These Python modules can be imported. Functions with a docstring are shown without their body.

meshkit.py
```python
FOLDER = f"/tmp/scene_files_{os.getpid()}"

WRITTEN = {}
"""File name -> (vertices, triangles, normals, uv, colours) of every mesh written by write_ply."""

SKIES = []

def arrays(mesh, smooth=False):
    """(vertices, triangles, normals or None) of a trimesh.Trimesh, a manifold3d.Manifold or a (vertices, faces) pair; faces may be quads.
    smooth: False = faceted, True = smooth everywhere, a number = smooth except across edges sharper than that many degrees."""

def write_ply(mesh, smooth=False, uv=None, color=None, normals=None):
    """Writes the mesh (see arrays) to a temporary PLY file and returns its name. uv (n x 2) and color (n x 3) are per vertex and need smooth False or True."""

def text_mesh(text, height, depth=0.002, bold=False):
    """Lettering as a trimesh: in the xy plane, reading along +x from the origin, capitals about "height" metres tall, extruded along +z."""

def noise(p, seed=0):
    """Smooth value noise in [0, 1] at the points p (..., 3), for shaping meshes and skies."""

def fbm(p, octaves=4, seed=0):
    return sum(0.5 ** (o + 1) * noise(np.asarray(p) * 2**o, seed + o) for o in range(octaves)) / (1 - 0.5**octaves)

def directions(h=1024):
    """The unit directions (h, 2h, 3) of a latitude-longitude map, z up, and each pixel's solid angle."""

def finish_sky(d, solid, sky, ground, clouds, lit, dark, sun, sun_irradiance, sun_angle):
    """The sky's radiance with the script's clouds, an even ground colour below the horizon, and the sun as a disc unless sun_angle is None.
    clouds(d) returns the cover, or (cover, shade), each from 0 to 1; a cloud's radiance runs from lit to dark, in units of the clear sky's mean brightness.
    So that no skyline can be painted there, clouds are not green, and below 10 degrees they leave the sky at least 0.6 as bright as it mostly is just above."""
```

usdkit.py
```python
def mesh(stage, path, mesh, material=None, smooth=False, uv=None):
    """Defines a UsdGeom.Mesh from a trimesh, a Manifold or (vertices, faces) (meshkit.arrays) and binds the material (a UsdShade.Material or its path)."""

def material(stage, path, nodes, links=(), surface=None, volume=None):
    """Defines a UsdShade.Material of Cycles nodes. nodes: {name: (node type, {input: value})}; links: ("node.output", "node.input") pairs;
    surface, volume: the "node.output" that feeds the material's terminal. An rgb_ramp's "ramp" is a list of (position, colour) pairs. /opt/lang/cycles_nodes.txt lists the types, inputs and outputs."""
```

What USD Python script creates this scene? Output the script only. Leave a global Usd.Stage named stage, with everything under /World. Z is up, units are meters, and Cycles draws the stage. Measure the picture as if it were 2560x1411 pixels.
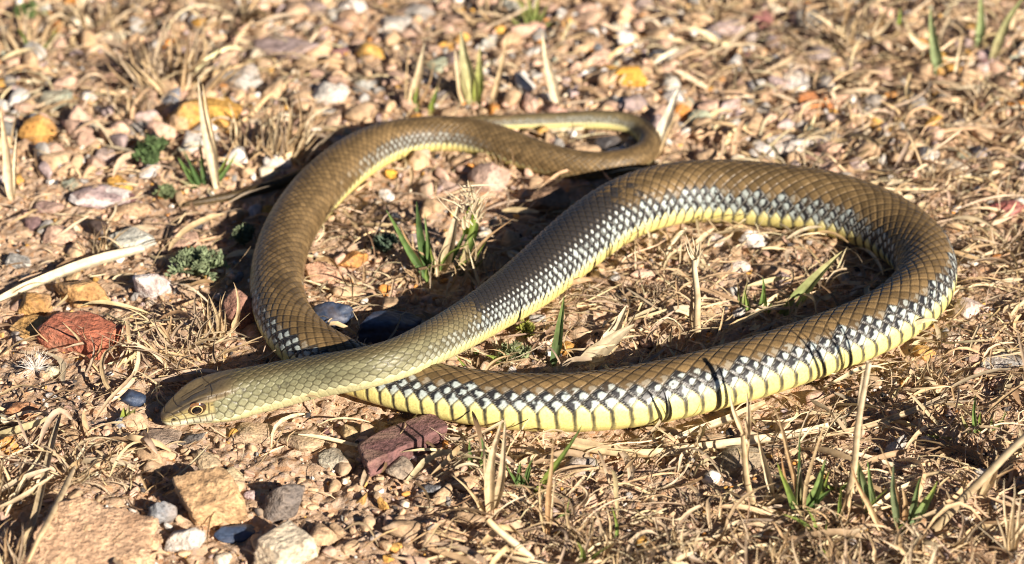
import math, random, re
import numpy as np, trimesh
from scipy.interpolate import CubicSpline, PchipInterpolator
from scipy.spatial import cKDTree
import meshkit, usdkit
from pxr import Usd, UsdGeom, UsdLux, UsdShade, Sdf, Gf, Vt

stage = Usd.Stage.CreateInMemory()
UsdGeom.SetStageUpAxis(stage, 'Z'); UsdGeom.SetStageMetersPerUnit(stage, 1.0)
UsdGeom.Xform.Define(stage, '/World')
L = '/World/Looks/'
RNG = np.random.default_rng(7)
random.seed(7)

# ------------------------------------------------------------------ camera, sky, sun, exposure
PITCH, DIST, LENS, APER = math.radians(30), 1.45, 100.0, 36.0
EXPOSURE = 1.14
SUN_EL, SUN_AZ = math.radians(25.5), math.atan2(0.60, -0.80)        # azimuth = atan2(x, y) of the direction towards the sun
SUN_I, SKY_S = 1.25, 0.05
EYE = np.array([0, -DIST * math.cos(PITCH), DIST * math.sin(PITCH)])
FWD = np.array([0, math.cos(PITCH), -math.sin(PITCH)]); UPV = np.array([0, math.sin(PITCH), math.cos(PITCH)]); RGT = np.array([1.0, 0, 0])
HT = APER / (2 * LENS)
cam = UsdGeom.Camera.Define(stage, '/World/camera')
cam.CreateFocalLengthAttr(LENS); cam.CreateHorizontalApertureAttr(APER); cam.CreateVerticalApertureAttr(APER * 564 / 1024)
cam.CreateFStopAttr(8.5); cam.CreateFocusDistanceAttr(1.345)
cam.CreateClippingRangeAttr(Gf.Vec2f(0.05, 1000)); cam.CreateExposureAttr(EXPOSURE)
M = Gf.Matrix4d(*[float(x) for x in (*RGT, 0, *UPV, 0, *(-FWD), 0, *EYE, 1)])
cam.AddTransformOp().Set(M)

sky = UsdLux.DomeLight.Define(stage, '/World/sky')
sm = usdkit.material(stage, L + 'sky', {'s': ('sky_texture', dict(sky_type='single_scattering', sun_disc=False, sun_elevation=SUN_EL, sun_rotation=SUN_AZ, altitude=900.0, air_density=.35, aerosol_density=.05)),
     'b': ('background_shader', dict(strength=SKY_S))}, [('s.color', 'b.color')], surface='b.background')
UsdShade.MaterialBindingAPI.Apply(sky.GetPrim()).Bind(sm)
sky.GetPrim().SetCustomDataByKey('kind', 'structure')
sun = UsdLux.DistantLight.Define(stage, '/World/sun')
sun.CreateNormalizeAttr(True); sun.CreateIntensityAttr(SUN_I); sun.CreateAngleAttr(0.5); sun.CreateColorAttr(Gf.Vec3f(1.0, 0.89, 0.755))
sd = np.array([math.sin(SUN_AZ) * math.cos(SUN_EL), math.cos(SUN_AZ) * math.cos(SUN_EL), math.sin(SUN_EL)])   # towards the sun = the light's +z
sx = np.cross([0, 0, 1], sd); sx /= np.linalg.norm(sx); sy = np.cross(sd, sx)
sun.AddTransformOp().Set(Gf.Matrix4d(*[float(x) for x in (*sx, 0, *sy, 0, *sd, 0, 0, 0, 3, 1)]))

# ------------------------------------------------------------------ measuring the ground through the lens (photo is 2560 x 1411)
MPP = DIST * 2 * HT / 2560                                       # metres per photo pixel at the middle
def ray(px, py):
    return FWD + RGT * ((px - 1280) / 1280 * HT) - UPV * ((py - 705.5) / 1280 * HT)
def at_z(px, py, z=0.0):
    d = ray(px, py); return EYE + d * ((z - EYE[2]) / d[2])
def at_y(px, py, y):
    d = ray(px, py); return EYE + d * ((y - EYE[1]) / d[1])
def mpp(p):
    return float((np.asarray(p) - EYE) @ FWD) * 2 * HT / 2560
def to_px(p):
    q = np.asarray(p) - EYE; w = q @ FWD
    return 1280 + (q @ RGT) / w / HT * 1280, 705.5 - (q @ UPV) / w / HT * 1280

def ground_low(x, y):
    p = np.stack([x, y, 0 * x], -1)
    return (meshkit.fbm(p * 9 + 31.7, 2, 3) - .5) * 0.010 + (meshkit.noise(p * 26 + 7.1, 5) - .5) * 0.004
def ground_h(x, y):
    x = np.asarray(x, float); y = np.asarray(y, float)
    return ground_low(x, y)
def ground_pt(px, py, up=0.0):
    p = at_z(px, py, up)
    for _ in range(3):
        p = at_z(px, py, float(ground_h(p[0], p[1])) + up)
    return p

# ------------------------------------------------------------------ helpers
taken = {}
def numbered(parent, name):
    k = (parent, name); n = taken.get(k, 0); taken[k] = n + 1
    return f'{parent}/{name}' + (f'_{n:03d}' if n else '')
def tag(p, label=None, cat=None, group=None, kind=None):
    for k, v in (('label', label), ('category', cat), ('group', group), ('kind', kind)):
        if v: p.SetCustomDataByKey(k, v)
    return p
def thing(name, label, cat, group=None, loc=(0, 0, 0)):
    x = UsdGeom.Xform.Define(stage, numbered('/World', name)); x.AddTranslateOp().Set(Gf.Vec3d(*map(float, loc)))
    return tag(x.GetPrim(), label, cat, group)
def origin(parent):
    o = np.zeros(3)
    p = parent
    while p and str(p.GetPath()) != '/World' and str(p.GetPath()) != '/':
        a = p.GetAttribute('xformOp:translate')
        if a and a.HasAuthoredValue(): o = o + np.array(a.Get())
        p = p.GetParent()
    return o
def obj(name, mesh, mat, parent=None, smooth=False, tint=None, loc=None):
    """ONE mesh prim; world coordinates are given, stored relative to the parent's base (or to loc)."""
    base = '/World' if parent is None else str(parent.GetPath())
    v, f = mesh if isinstance(mesh, tuple) else (np.array(mesh.vertices), np.array(mesh.faces))
    o = origin(parent) if parent is not None else np.zeros(3)
    if loc is not None: o = o + np.asarray(loc, float) - (o if parent is not None else 0)
    m = usdkit.mesh(stage, numbered(base, name), (np.asarray(v, float) - o, f), L + mat, smooth=smooth)
    if loc is not None:
        rel = np.asarray(loc, float) - (origin(parent) if parent is not None else 0)
        m.AddTranslateOp().Set(Gf.Vec3d(*map(float, rel)))
    if tint is not None:
        t = np.asarray(tint, np.float32)
        n = len(m.GetPointsAttr().Get())
        if t.ndim == 1: t = np.repeat(t[None], n, 0)
        UsdGeom.PrimvarsAPI(m).CreatePrimvar('tint', Sdf.ValueTypeNames.Color3fArray, 'vertex').Set(Vt.Vec3fArray.FromNumpy(np.ascontiguousarray(t)))
    return m.GetPrim()

class Pile:
    """collects pieces of one mesh, each with its own tint"""
    def __init__(s): s.v, s.f, s.c, s.n = [], [], [], 0
    def add(s, v, f, c):
        s.v.append(v); s.f.append(f + s.n); s.n += len(v)
        c = np.asarray(c, float); s.c.append(np.repeat(c[None], len(v), 0) if c.ndim == 1 else c)
    def build(s, name, mat, parent=None, smooth=False):
        return obj(name, (np.vstack(s.v), np.vstack(s.f)), mat, parent, smooth, np.vstack(s.c))

# ------------------------------------------------------------------ materials
def mat(name, nodes, links, surface='p.BSDF'): return usdkit.material(stage, L + name, nodes, links, surface=surface)

# soil: sandy, crumbly
mat('soil', {
    'g': ('geometry', {}),
    'n1': ('noise_texture', dict(scale=14.0, detail=4.0, roughness=.6)), 'n2': ('noise_texture', dict(scale=160.0, detail=5.0, roughness=.7)),
    'n3': ('noise_texture', dict(scale=900.0, detail=3.0, roughness=.6)), 'v': ('voronoi_texture', dict(scale=420.0)),
    'r1': ('rgb_ramp', dict(ramp=[(.3, (.27, .165, .10)), (.5, (.43, .28, .175)), (.7, (.56, .39, .26))])),
    'r2': ('rgb_ramp', dict(ramp=[(.3, (.6, .55, .52)), (.55, (1.0, 1.0, 1.0)), (.75, (1.22, 1.18, 1.12))])),
    'm': ('mix', dict(mix_type='multiply', fac=1.0)),
    'vc': ('separate_color', {}), 'gr': ('rgb_ramp', dict(ramp=[(0, (.35, .255, .175)), (.2, (.55, .41, .29)), (.4, (.4, .3, .21)), (.6, (.6, .5, .4)), (.8, (.45, .24, .12)), (.93, (.3, .27, .26))], interpolate=False)),
    'm2': ('mix', dict(mix_type='mix', fac=.4)),
    'h': ('math', dict(math_type='multiply_add', value2=.5)),
    'b': ('bump', dict(strength=.9, distance=.0016)), 'p': ('principled_bsdf', dict(roughness=.95, specular_ior_level=.15))},
    [('g.position', 'n1.vector'), ('g.position', 'n2.vector'), ('g.position', 'n3.vector'), ('g.position', 'v.vector'), ('n1.fac', 'r1.fac'), ('n2.fac', 'r2.fac'),
     ('r1.color', 'm.color1'), ('r2.color', 'm.color2'), ('v.color', 'vc.color'), ('vc.r', 'gr.fac'), ('m.color', 'm2.color1'), ('gr.color', 'm2.color2'), ('m2.color', 'p.base_color'),
     ('n3.fac', 'h.value1'), ('n2.fac', 'h.value3'), ('h.value', 'b.height'), ('b.normal', 'p.normal')])

def stone_mat(name, rough=.8, band=0.0, dirt=.35, spec=.3, bumpd=.0036):
    nodes = {'a': ('attribute', dict(attribute='tint')), 'g': ('geometry', {}),
        'n1': ('noise_texture', dict(scale=70.0, detail=5.0, roughness=.65)), 'n2': ('noise_texture', dict(scale=420.0, detail=4.0, roughness=.65)),
        'nd': ('noise_texture', dict(scale=45.0, detail=4.0, roughness=.6, distortion=.6)),
        'r2': ('rgb_ramp', dict(ramp=[(.30, (.42, .40, .39)), (.5, (1, 1, 1)), (.70, (1.4, 1.36, 1.3))])),
        'r1': ('rgb_ramp', dict(ramp=[(.3, (.58, .52, .48)), (.52, (1, 1, 1)), (.70, (1.3, 1.25, 1.16))])),
        'rd': ('rgb_ramp', dict(ramp=[(.5, (0, 0, 0)), (.66, (1, 1, 1))])),
        'm1': ('mix', dict(mix_type='multiply', fac=1.0)), 'm2': ('mix', dict(mix_type='multiply', fac=1.0)),
        'fd': ('math', dict(math_type='multiply', value2=dirt)),
        'm3': ('mix', dict(mix_type='mix', color2=(.44, .31, .21))),
        'h': ('math', dict(math_type='multiply_add', value2=.6)),
        'b': ('bump', dict(strength=.8, distance=bumpd)), 'p': ('principled_bsdf', dict(roughness=rough, specular_ior_level=spec))}
    links = [('g.position', 'n1.vector'), ('g.position', 'n2.vector'), ('g.position', 'nd.vector'), ('n1.fac', 'r1.fac'), ('n2.fac', 'r2.fac'), ('nd.fac', 'rd.fac'),
        ('a.color', 'm1.color1'), ('r1.color', 'm1.color2'), ('m1.color', 'm2.color1'), ('r2.color', 'm2.color2'), ('rd.color', 'fd.value1'), ('fd.value', 'm3.fac'), ('m2.color', 'm3.color1'),
        ('n2.fac', 'h.value1'), ('n1.fac', 'h.value3'), ('h.value', 'b.height'), ('b.normal', 'p.normal')]
    last = 'm3.color'
    if band:
        nodes |= {'w': ('wave_texture', dict(scale=band, distortion=6.0, detail=3.0, detail_scale=2.0, bands_direction='z')),
                  'rw': ('rgb_ramp', dict(ramp=[(.55, (0, 0, 0)), (.8, (.8, .8, .8))])), 'm4': ('mix', dict(mix_type='mix', color2=(.62, .57, .54)))}
        links += [('g.position', 'w.vector'), ('w.fac', 'rw.fac'), ('rw.color', 'm4.fac'), (last, 'm4.color1')]; last = 'm4.color'
    mat(name, nodes, links + [(last, 'p.base_color')])
stone_mat('stone'); stone_mat('smooth_stone', rough=.55, dirt=.12, spec=.45, bumpd=.0006); stone_mat('banded_stone', band=38.0, dirt=.2); stone_mat('dirty_stone', dirt=.8); stone_mat('layered_stone', dirt=.25, bumpd=.006)

def blade_mat(name, rough=.55, trans=.3):
    mat(name, {'a': ('attribute', dict(attribute='tint')), 'g': ('geometry', {}), 'n': ('noise_texture', dict(scale=260.0, detail=3.0)),
        'r': ('rgb_ramp', dict(ramp=[(.3, (.72, .68, .64)), (.55, (1, 1, 1)), (.75, (1.18, 1.16, 1.12))])), 'm': ('mix', dict(mix_type='multiply', fac=1.0)),
        'p': ('principled_bsdf', dict(roughness=rough, specular_ior_level=.35)), 't': ('translucent_bsdf', {}), 'x': ('mix_closure', dict(fac=trans))},
        [('g.position', 'n.vector'), ('n.fac', 'r.fac'), ('a.color', 'm.color1'), ('r.color', 'm.color2'), ('m.color', 'p.base_color'), ('m.color', 't.color'), ('p.BSDF', 'x.closure1'), ('t.BSDF', 'x.closure2')],
        surface='x.closure')
blade_mat('straw', .6, .22); blade_mat('green_blade', .45, .3); blade_mat('woolly_leaf', .85, .2)

mat('snake_skin', {'a': ('attribute', dict(attribute='tint')), 'g': ('geometry', {}), 'n': ('noise_texture', dict(scale=900.0, detail=3.0)),
    'r': ('rgb_ramp', dict(ramp=[(.3, (.78, .76, .74)), (.5, (1, 1, 1)), (.7, (1.12, 1.12, 1.12))])), 'm': ('mix', dict(mix_type='multiply', fac=1.0)),
    'b': ('bump', dict(strength=.25, distance=.0003)), 'p': ('principled_bsdf', dict(roughness=.42, specular_ior_level=.30))},
    [('g.position', 'n.vector'), ('n.fac', 'r.fac'), ('a.color', 'm.color1'), ('r.color', 'm.color2'), ('m.color', 'p.base_color'), ('n.fac', 'b.height'), ('b.normal', 'p.normal')])
mat('eye_gloss', {'a': ('attribute', dict(attribute='tint')), 'p': ('principled_bsdf', dict(roughness=.06, specular_ior_level=.8, coat_weight=1.0))}, [('a.color', 'p.base_color')])

# ------------------------------------------------------------------ the ground: one sheet, fine where the camera looks, out to the horizon
def graded(lo, hi, step, far):
    inner = np.arange(lo, hi + step / 2, step); out = []
    s, x = step, 0
    while x < far:
        s *= 1.5; x += s; out.append(x)
    out = np.array(out)
    return np.concatenate([lo - out[::-1], inner, hi + out])
gx, gy = graded(-.35, .35, .0016, 60.0), graded(-.26, .52, .0021, 60.0)
X, Y = np.meshgrid(gx, gy)
P3 = np.stack([X, Y, 0 * X], -1)
near = np.clip(1 - np.maximum(np.abs(X) - .6, np.abs(Y - .15) - .8), 0, 1)
Z = ground_low(X, Y)
clod = meshkit.noise(P3 * 150, 11) * .5 + meshkit.noise(P3 * 75 + 3.3, 12) * .5
Z = Z + (clod - .5) * .0055 + (meshkit.fbm(P3 * 380, 2, 21) - .5) * .0042
Z = Z * near
nx, ny = len(gx), len(gy)
idx = np.arange(nx * ny).reshape(ny, nx)
F = np.stack([idx[:-1, :-1], idx[:-1, 1:], idx[1:, 1:], idx[1:, :-1]], -1).reshape(-1, 4)
F = np.vstack([F[:, [0, 1, 2]], F[:, [0, 2, 3]]])
tag(obj('ground', (np.stack([X, Y, Z], -1).reshape(-1, 3), F), 'soil', smooth=True), 'dry sandy pinkish tan soil strewn with stones and straw', None, None, 'structure')

# ------------------------------------------------------------------ the snake
# px, py, half width px, centre height px (None: lying on the ground), roll deg, neck, saddle, flank contrast
K = [
 (404,1050, 40,  34,   3, 1, 0, 0), (450,1031, 50, 42, 3, 1, 0, 0), (520,1007, 57, 50, 2, 1, 0, 0), (600, 985, 59,  62,   0, 1, 0, 0), (700, 962, 57,  84,  -3, 1, 0, 0),
 (800, 941, 53, 122,  -3, 1, 0, 0), (900, 923, 52, 158,  0, .95, 0, .05), (980, 902, 51, 166, 3, .9, .05, .15), (1060, 868, 53, 152, 5, .7, .15, .3),
 (1140, 826, 56, 118, 6, .45, .35, .45), (1220, 777, 60, 84, 6, .12, 1, .6), (1330, 700, 70, None, 6, 0, 1, .85), (1460, 590, 76, None, 5, 0, .8, .9),
 (1590, 511, 77, None, 4, 0, .35, 1), (1740, 480, 77, None, 3, 0, 0, 1), (1900, 486, 79, None, 1, 0, 0, 1), (2050, 506, 79, None, 0, 0, 0, .9), (2180, 545, 78, None, 0, 0, 0, .85),
 (2275, 602, 77, None, -6, 0, 0, .85), (2316, 670, 76, None, -14, 0, 0, .9), (2285, 745, 76, None, -22, 0, 0, 1), (2190, 812, 77, None, -28, 0, 0, 1), (2060, 866, 79, None, -30, 0, 0, 1),
 (1900, 921, 80, None, -32, 0, 0, 1), (1730, 967, 81, None, -33, 0, 0, 1), (1560, 1000, 80, None, -34, 0, 0, 1), (1400, 1012, 77, None, -34, 0, 0, 1), (1250, 1006, 74, None, -33, 0, 0, 1),
 (1110, 986, 71, None, -30, 0, 0, 1), (980, 957, 68, None, -26, 0, 0, 1), (870, 918, 67, None, -20, 0, 0, 1), (775, 866, 68, None, -14, 0, 0, .9), (712, 795, 69, None, -10, 0, 0, .6),
 (692, 712, 67, None, -5, 0, 0, .10), (706, 622, 65, None, -4, 0, 0, .02), (748, 536, 63, None, -6, 0, 0, .02), (812, 458, 61, None, -4, 0, 0, .12), (885, 398, 57, None, 0, 0, 0, .35),
 (972, 355, 50, None, 2, 0, 0, .5), (1062, 337, 44, None, 1, 0, 0, .5), (1155, 337, 43, None, -1, 0, 0, .45), (1240, 356, 43, None, -5, 0, 0, .2), (1320, 384, 41, None, -8, 0, 0, .04), (1400, 406, 38, None, -8, 0, 0, .01),
 (1480, 415, 35, None, -6, 0, 0, .0), (1560, 406, 32, None, -6, 0, 0, .0), (1612, 382, 30, None, -8, 0, 0, .02), (1622, 346, 28, None, -12, .1, 0, .1), (1590, 316, 26, None, -16, .4, 0, .3), (1530, 303, 25, None, -20, .4, 0, .4),
 (1440, 302, 23, None, -22, .4, 0, .4), (1340, 305, 21, None, -20, .4, 0, .4), (1240, 308, 20, None, -18, .3, 0, .35), (1150, 312, 19, None, -14, .2, 0, .2), (1060, 322, 18, None, -10, 0, 0, .1), (960, 340, 17, None, -8, 0, 0, .1), (870, 382, 16, None, -5, 0, 0, 0),
 (780, 427, 16, None, 0, 0, 0, 0), (690, 462, 14, None, 0, 0, 0, 0), (580, 491, 11, None, 0, 0, 0, 0), (490, 507, 8, None, 0, 0, 0, 0), (418, 517, 1.5, None, 0, 0, 0, 0)]
kp, kr = [], []
for (px, py, hw, zc, *_r) in K:
    r = hw * MPP; p = at_z(px, py, .01)
    for _ in range(4):
        m_ = mpp(p); r = hw * m_
        z = (zc * m_ if zc is not None else .87 * r) + .6 * float(ground_low(p[0], p[1]))
        p = at_z(px, py, z)
    kp.append(p); kr.append(r)
kp, kr = np.array(kp), np.array(kr)
t_k = np.concatenate([[0], np.cumsum(np.linalg.norm(np.diff(kp, axis=0), axis=1) ** .75)])
cs = CubicSpline(t_k, kp)
tt = np.linspace(0, t_k[-1], 6000)
pp = cs(tt)
ss = np.concatenate([[0], np.cumsum(np.linalg.norm(np.diff(pp, axis=0), axis=1))])
s_k = np.interp(t_k, tt, ss)
f_r = PchipInterpolator(s_k, kr)
col = lambda i: PchipInterpolator(s_k, [k[i] for k in K])
f_tw, f_neck, f_sad, f_bw = col(4), col(5), col(6), col(7)
SCL = [.50] * 6 + [.50, .48, .46, .42, .36, .34, .36, .40, .42, .42, .42, .42, .44, .46, .50, .52, .53, .54, .54, .54, .54, .54, .54, .52, .50, .46, .42, .40, .38, .38, .38, .38] + [.40] * (len(K) - 38)
f_scl = PchipInterpolator(s_k, SCL)
LH = s_k[3]                                                       # the head ends here
rate = 1 / (f_scl(ss) * np.maximum(f_r(ss), 20 * MPP))                   # scales per metre
uu = np.concatenate([[0], np.cumsum((rate[1:] + rate[:-1]) / 2 * np.diff(ss))])
u_head = float(np.interp(LH, ss, uu))
body_u = np.arange(u_head, uu[-1], 1 / 11.0)
s_head = LH * (1 - np.cos(np.linspace(0, np.pi / 2, 190)[:-1] ** 1.0)) if False else LH * np.linspace(0, 1, 190)[:-1] ** 1.25
S_ = np.concatenate([s_head, np.interp(body_u, uu, ss)])
U_ = np.interp(S_, ss, uu)
C_ = np.stack([np.interp(S_, ss, pp[:, k]) for k in range(3)], 1)
T_ = np.gradient(np.stack([np.interp(np.linspace(0, ss[-1], 4000), ss, pp[:, k]) for k in range(3)], 1), axis=0)
T_ = np.stack([np.interp(S_, np.linspace(0, ss[-1], 4000), T_[:, k]) for k in range(3)], 1)
T_ /= np.linalg.norm(T_, axis=1, keepdims=True)
Upv = np.array([0, 0, 1.0]) - T_ * T_[:, 2:3]; Upv /= np.linalg.norm(Upv, axis=1, keepdims=True)
Sd = np.cross(T_, Upv)
R_, TW = f_r(S_), np.radians(f_tw(S_))
NECK, SAD, BW = f_neck(S_), f_sad(S_), f_bw(S_)

AV, ROWS = math.radians(70), 9                                      # rows of scales from the belly plates to the ridge of the back
RA = (math.pi - AV) / ROWS
MV = 76
half = np.concatenate([np.linspace(0, AV - RA * .7, 14)[:-1], np.linspace(AV - RA * .7, math.pi, MV - 13)])
A_ = np.concatenate([half, 2 * math.pi - half[-2:0:-1]])            # around, from the belly's middle
A_ = np.where(A_ > math.pi, A_ - 2 * math.pi, A_)
nr, na = len(S_), len(A_)
Aa = np.abs(A_)[None, :]
V = (Aa - AV) / (math.pi - AV)                                     # 0 at the belly plates' upper end; the lowest rows are the largest
V = ROWS * np.where(V > 0, V * (.62 + .38 * V), .62 * V)
V = np.repeat(V, nr, 0)
Ug = U_[:, None] + 0 * V
side = np.where(A_ >= 0, 0, 1)[None, :] + np.zeros((nr, 1), int)
# lattice of scales
best = np.full(V.shape, 9.0); second = np.full(V.shape, 9.0); br = np.zeros(V.shape, int); bj = np.zeros(V.shape); bdu = np.zeros(V.shape); bdv = np.zeros(V.shape)
k0 = np.floor(V).astype(int)
for dk in (-1, 0, 1, 2):
    k = np.maximum(k0 + dk, 0)
    off = np.where(k % 2 == 0, 0.0, 0.5)
    for dj in (-1, 0, 1):
        j = np.round(Ug - off) + dj
        du, dv = Ug - (j + off), V - k
        pw = 1.5 + .5 * NECK[:, None]; d = (np.abs(du * (1.68 - .42 * NECK[:, None])) ** pw + np.abs(dv * .86) ** pw) ** (1 / pw)
        if dk == -1 : d = np.where(k0 + dk < 0, 9.0, d)
        new = d < best - 1e-9
        second = np.where(new, best, np.minimum(second, np.where(np.abs(d - best) < 1e-9, 9, d)))
        br, bj, bdu, bdv = np.where(new, k, br), np.where(new, j, bj), np.where(new, du, bdu), np.where(new, dv, bdv)
        best = np.where(new, d, best)
edge = second - best                                               # 0 on a seam
# belly plates: below the first row the seam runs round the belly
slant = np.where(V < 0, -V * .05, 0)
uf = Ug + slant
du_v = uf - np.round(uf)
is_plate = (br == 0)
below = V < 0
edge = np.where(below, (0.5 - np.abs(du_v)) * 3.0, edge)
bdu = np.where(below, du_v, bdu); bj = np.where(below, np.round(uf), bj)
def hsh(*a):
    x = sum(np.asarray(v, float) * c for v, c in zip(a, (12.9898, 78.233, 37.719)))
    return np.modf(np.abs(np.sin(x) * 43758.5453))[0]
rnd, rnd2 = hsh(br, bj, side), hsh(bj, br, side + 3)
sst = lambda x, a, b: (lambda q: q * q * (3 - 2 * q))(np.clip((x - a) / (b - a), 0, 1))
mesh_noise = meshkit.noise(np.stack([Ug * 5, V * 5, side * 9.0], -1), 4)
fine_noise = meshkit.noise(np.stack([Ug * 5.3, V * 3.1, side * 9.0], -1), 8)
nk, sad, bw = NECK[:, None], SAD[:, None], BW[:, None]
lerp = lambda a, b, t: a + (b - a) * t[..., None]
c3 = lambda *c: np.array(c, float)
shp = V.shape + (3,)
ones = np.ones(shp)
# back: brown, each scale a little different, olive and paler on the neck
brown = ones * c3(.132, .087, .039); mott = meshkit.fbm(np.stack([Ug * .35, V * .5, side * 9.0], -1), 3, 15)
brown = brown * ((.66 + .66 * rnd) * (.72 + .56 * mott))[..., None]
brown = lerp(brown, ones * c3(.155, .10, .044), .5 * sst(rnd2, .6, 1))
warm = sst(V, 3, 9.5)
brown = brown * (1.12 - .28 * warm)[..., None]
olive = ones * c3(.175, .170, .098) * (.82 + .36 * rnd)[..., None]
olive = lerp(olive, ones * c3(.098, .078, .040), .95 * sst(V, 4.0, 7.2)); olive = lerp(olive, ones * c3(.31, .305, .19), sst(V, 2.6, .3))  # top of the neck is darkened in colour as shade
back = lerp(brown, olive, np.clip(nk + 0 * V, 0, 1))
# dark saddle behind the neck: black scales with pale flecks low down
fleck = sst(.36 - best + .15 * (mesh_noise - .5), 0, .16)
sadc = lerp(ones * c3(.022, .021, .022), lerp(ones * c3(.52, .56, .53), ones * c3(.19, .115, .045), sst(V, 3.6, 5.6)), fleck * (1 - .93 * sst(V, 3.6, 5.6)))
sad_m = np.clip(sad * 1.25 - .25 * mesh_noise - .12 * sst(V, 6.5, 9.5), 0, 1)
sad_on = sst(sad_m + .35 * (rnd - .5), .35, .62)
back = lerp(back, sadc, sad_on)
# flank rows: pale blue-grey scales, black on the free (tail) side, thin pale rim
pale = lerp(ones * c3(.37, .42, .40), ones * c3(.52, .54, .32), sst(V, 1.0, -.3) * .9)
blk = sst(bdu + .10 * np.abs(bdv) + .22 * (fine_noise - .5), -.09, .03)
crown = sst(bdv + .25 * (fine_noise - .5), .32, .6) * .8
low = sst(br, 1.6, 1.4)
blob = np.hypot((bdu + .24) / (.33 + .07 * low), (bdv + .16 + .22 * low) / (.66 + .28 * low)) / (.80 + .40 * rnd) + .9 * (fine_noise - .5)
bwc = lerp(pale, ones * c3(.018, .018, .02), sst(blob, .66, .88))
rim = sst(edge, .30, .20) * sst(edge, .08, .14) * sst(bdu, -.1, .15)
bwc = lerp(bwc, ones * c3(.46, .46, .42), rim * .6)
rows_bw = 3.35 + .6 * (rnd - .5)
wbw = sst(rows_bw - br, -.30, .35) * np.clip(bw * 1.3, 0, 1)
half_on = sst(br, 2.4, 2.6) * sst(rnd2, .45, .7)
wbw = wbw * (1 - half_on * .75)
wbw = wbw * sst(bw + .4 * (rnd - .5) + 0 * V, .02, .30)
skin = lerp(back, bwc, np.clip(wbw, 0, 1))
# yellow flush low on the weakly marked parts (tail, loops)
skin = lerp(skin, ones * c3(.36, .33, .12), sst(V, 1.6, .2) * (1 - np.clip(wbw, 0, 1)) * .6 * (1 - nk) * sst(bw, .03, .3))
# seams between scales
seam = sst(edge, .24, .05)
seamc = lerp(ones * c3(.035, .026, .016), ones * c3(.06, .055, .03), np.clip(nk + 0 * V, 0, 1))
skin = lerp(skin, seamc, seam * .9)
lip_l = sst(edge, .36, .24) * sst(edge, .12, .2) * sst(bdu, .0, .2)
skin = skin * (1 + .35 * lip_l * (1 - np.clip(wbw, 0, 1)) * (.45 + .1 * nk))[..., None]
dk = sst(rnd2, .80, .92) * sst(mesh_noise, .35, .6) * nk * sst(bdu, -.05, .3)
skin = lerp(skin, ones * c3(.05, .045, .03), dk * .8)
# belly plates: yellow with a ragged dark hind edge
yel = ones * c3(.64, .56, .205) * (.93 + .12 * rnd)[..., None]
yel = lerp(yel, ones * c3(.46, .44, .25), np.clip(nk + 0 * V, 0, 1) * .9)
yel = lerp(yel, ones * c3(.66, .66, .42), sst(V, -.1, .55) * .5)
hind = sst(bdu + .10 * (fine_noise - .5), .22, .36) * sst(V, -2.9, -.6)
hind = np.maximum(hind * .97, sst(edge, .22, .03) * .75)
hind = hind * np.clip(.25 + bw * .9 - .35 * nk, .12, 1)
yel = lerp(yel, ones * c3(.12, .08, .042), sst(bw, .08, .0) * (1 - nk) * .9 + 0 * V)
plate = lerp(yel, ones * c3(.035, .034, .03), hind)
SK = np.where(is_plate[..., None], plate, skin)
SK = SK * (1 - .5 * sst(S_, s_k[-9], s_k[-6]))[:, None, None]      # the tail's end is darker
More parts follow.
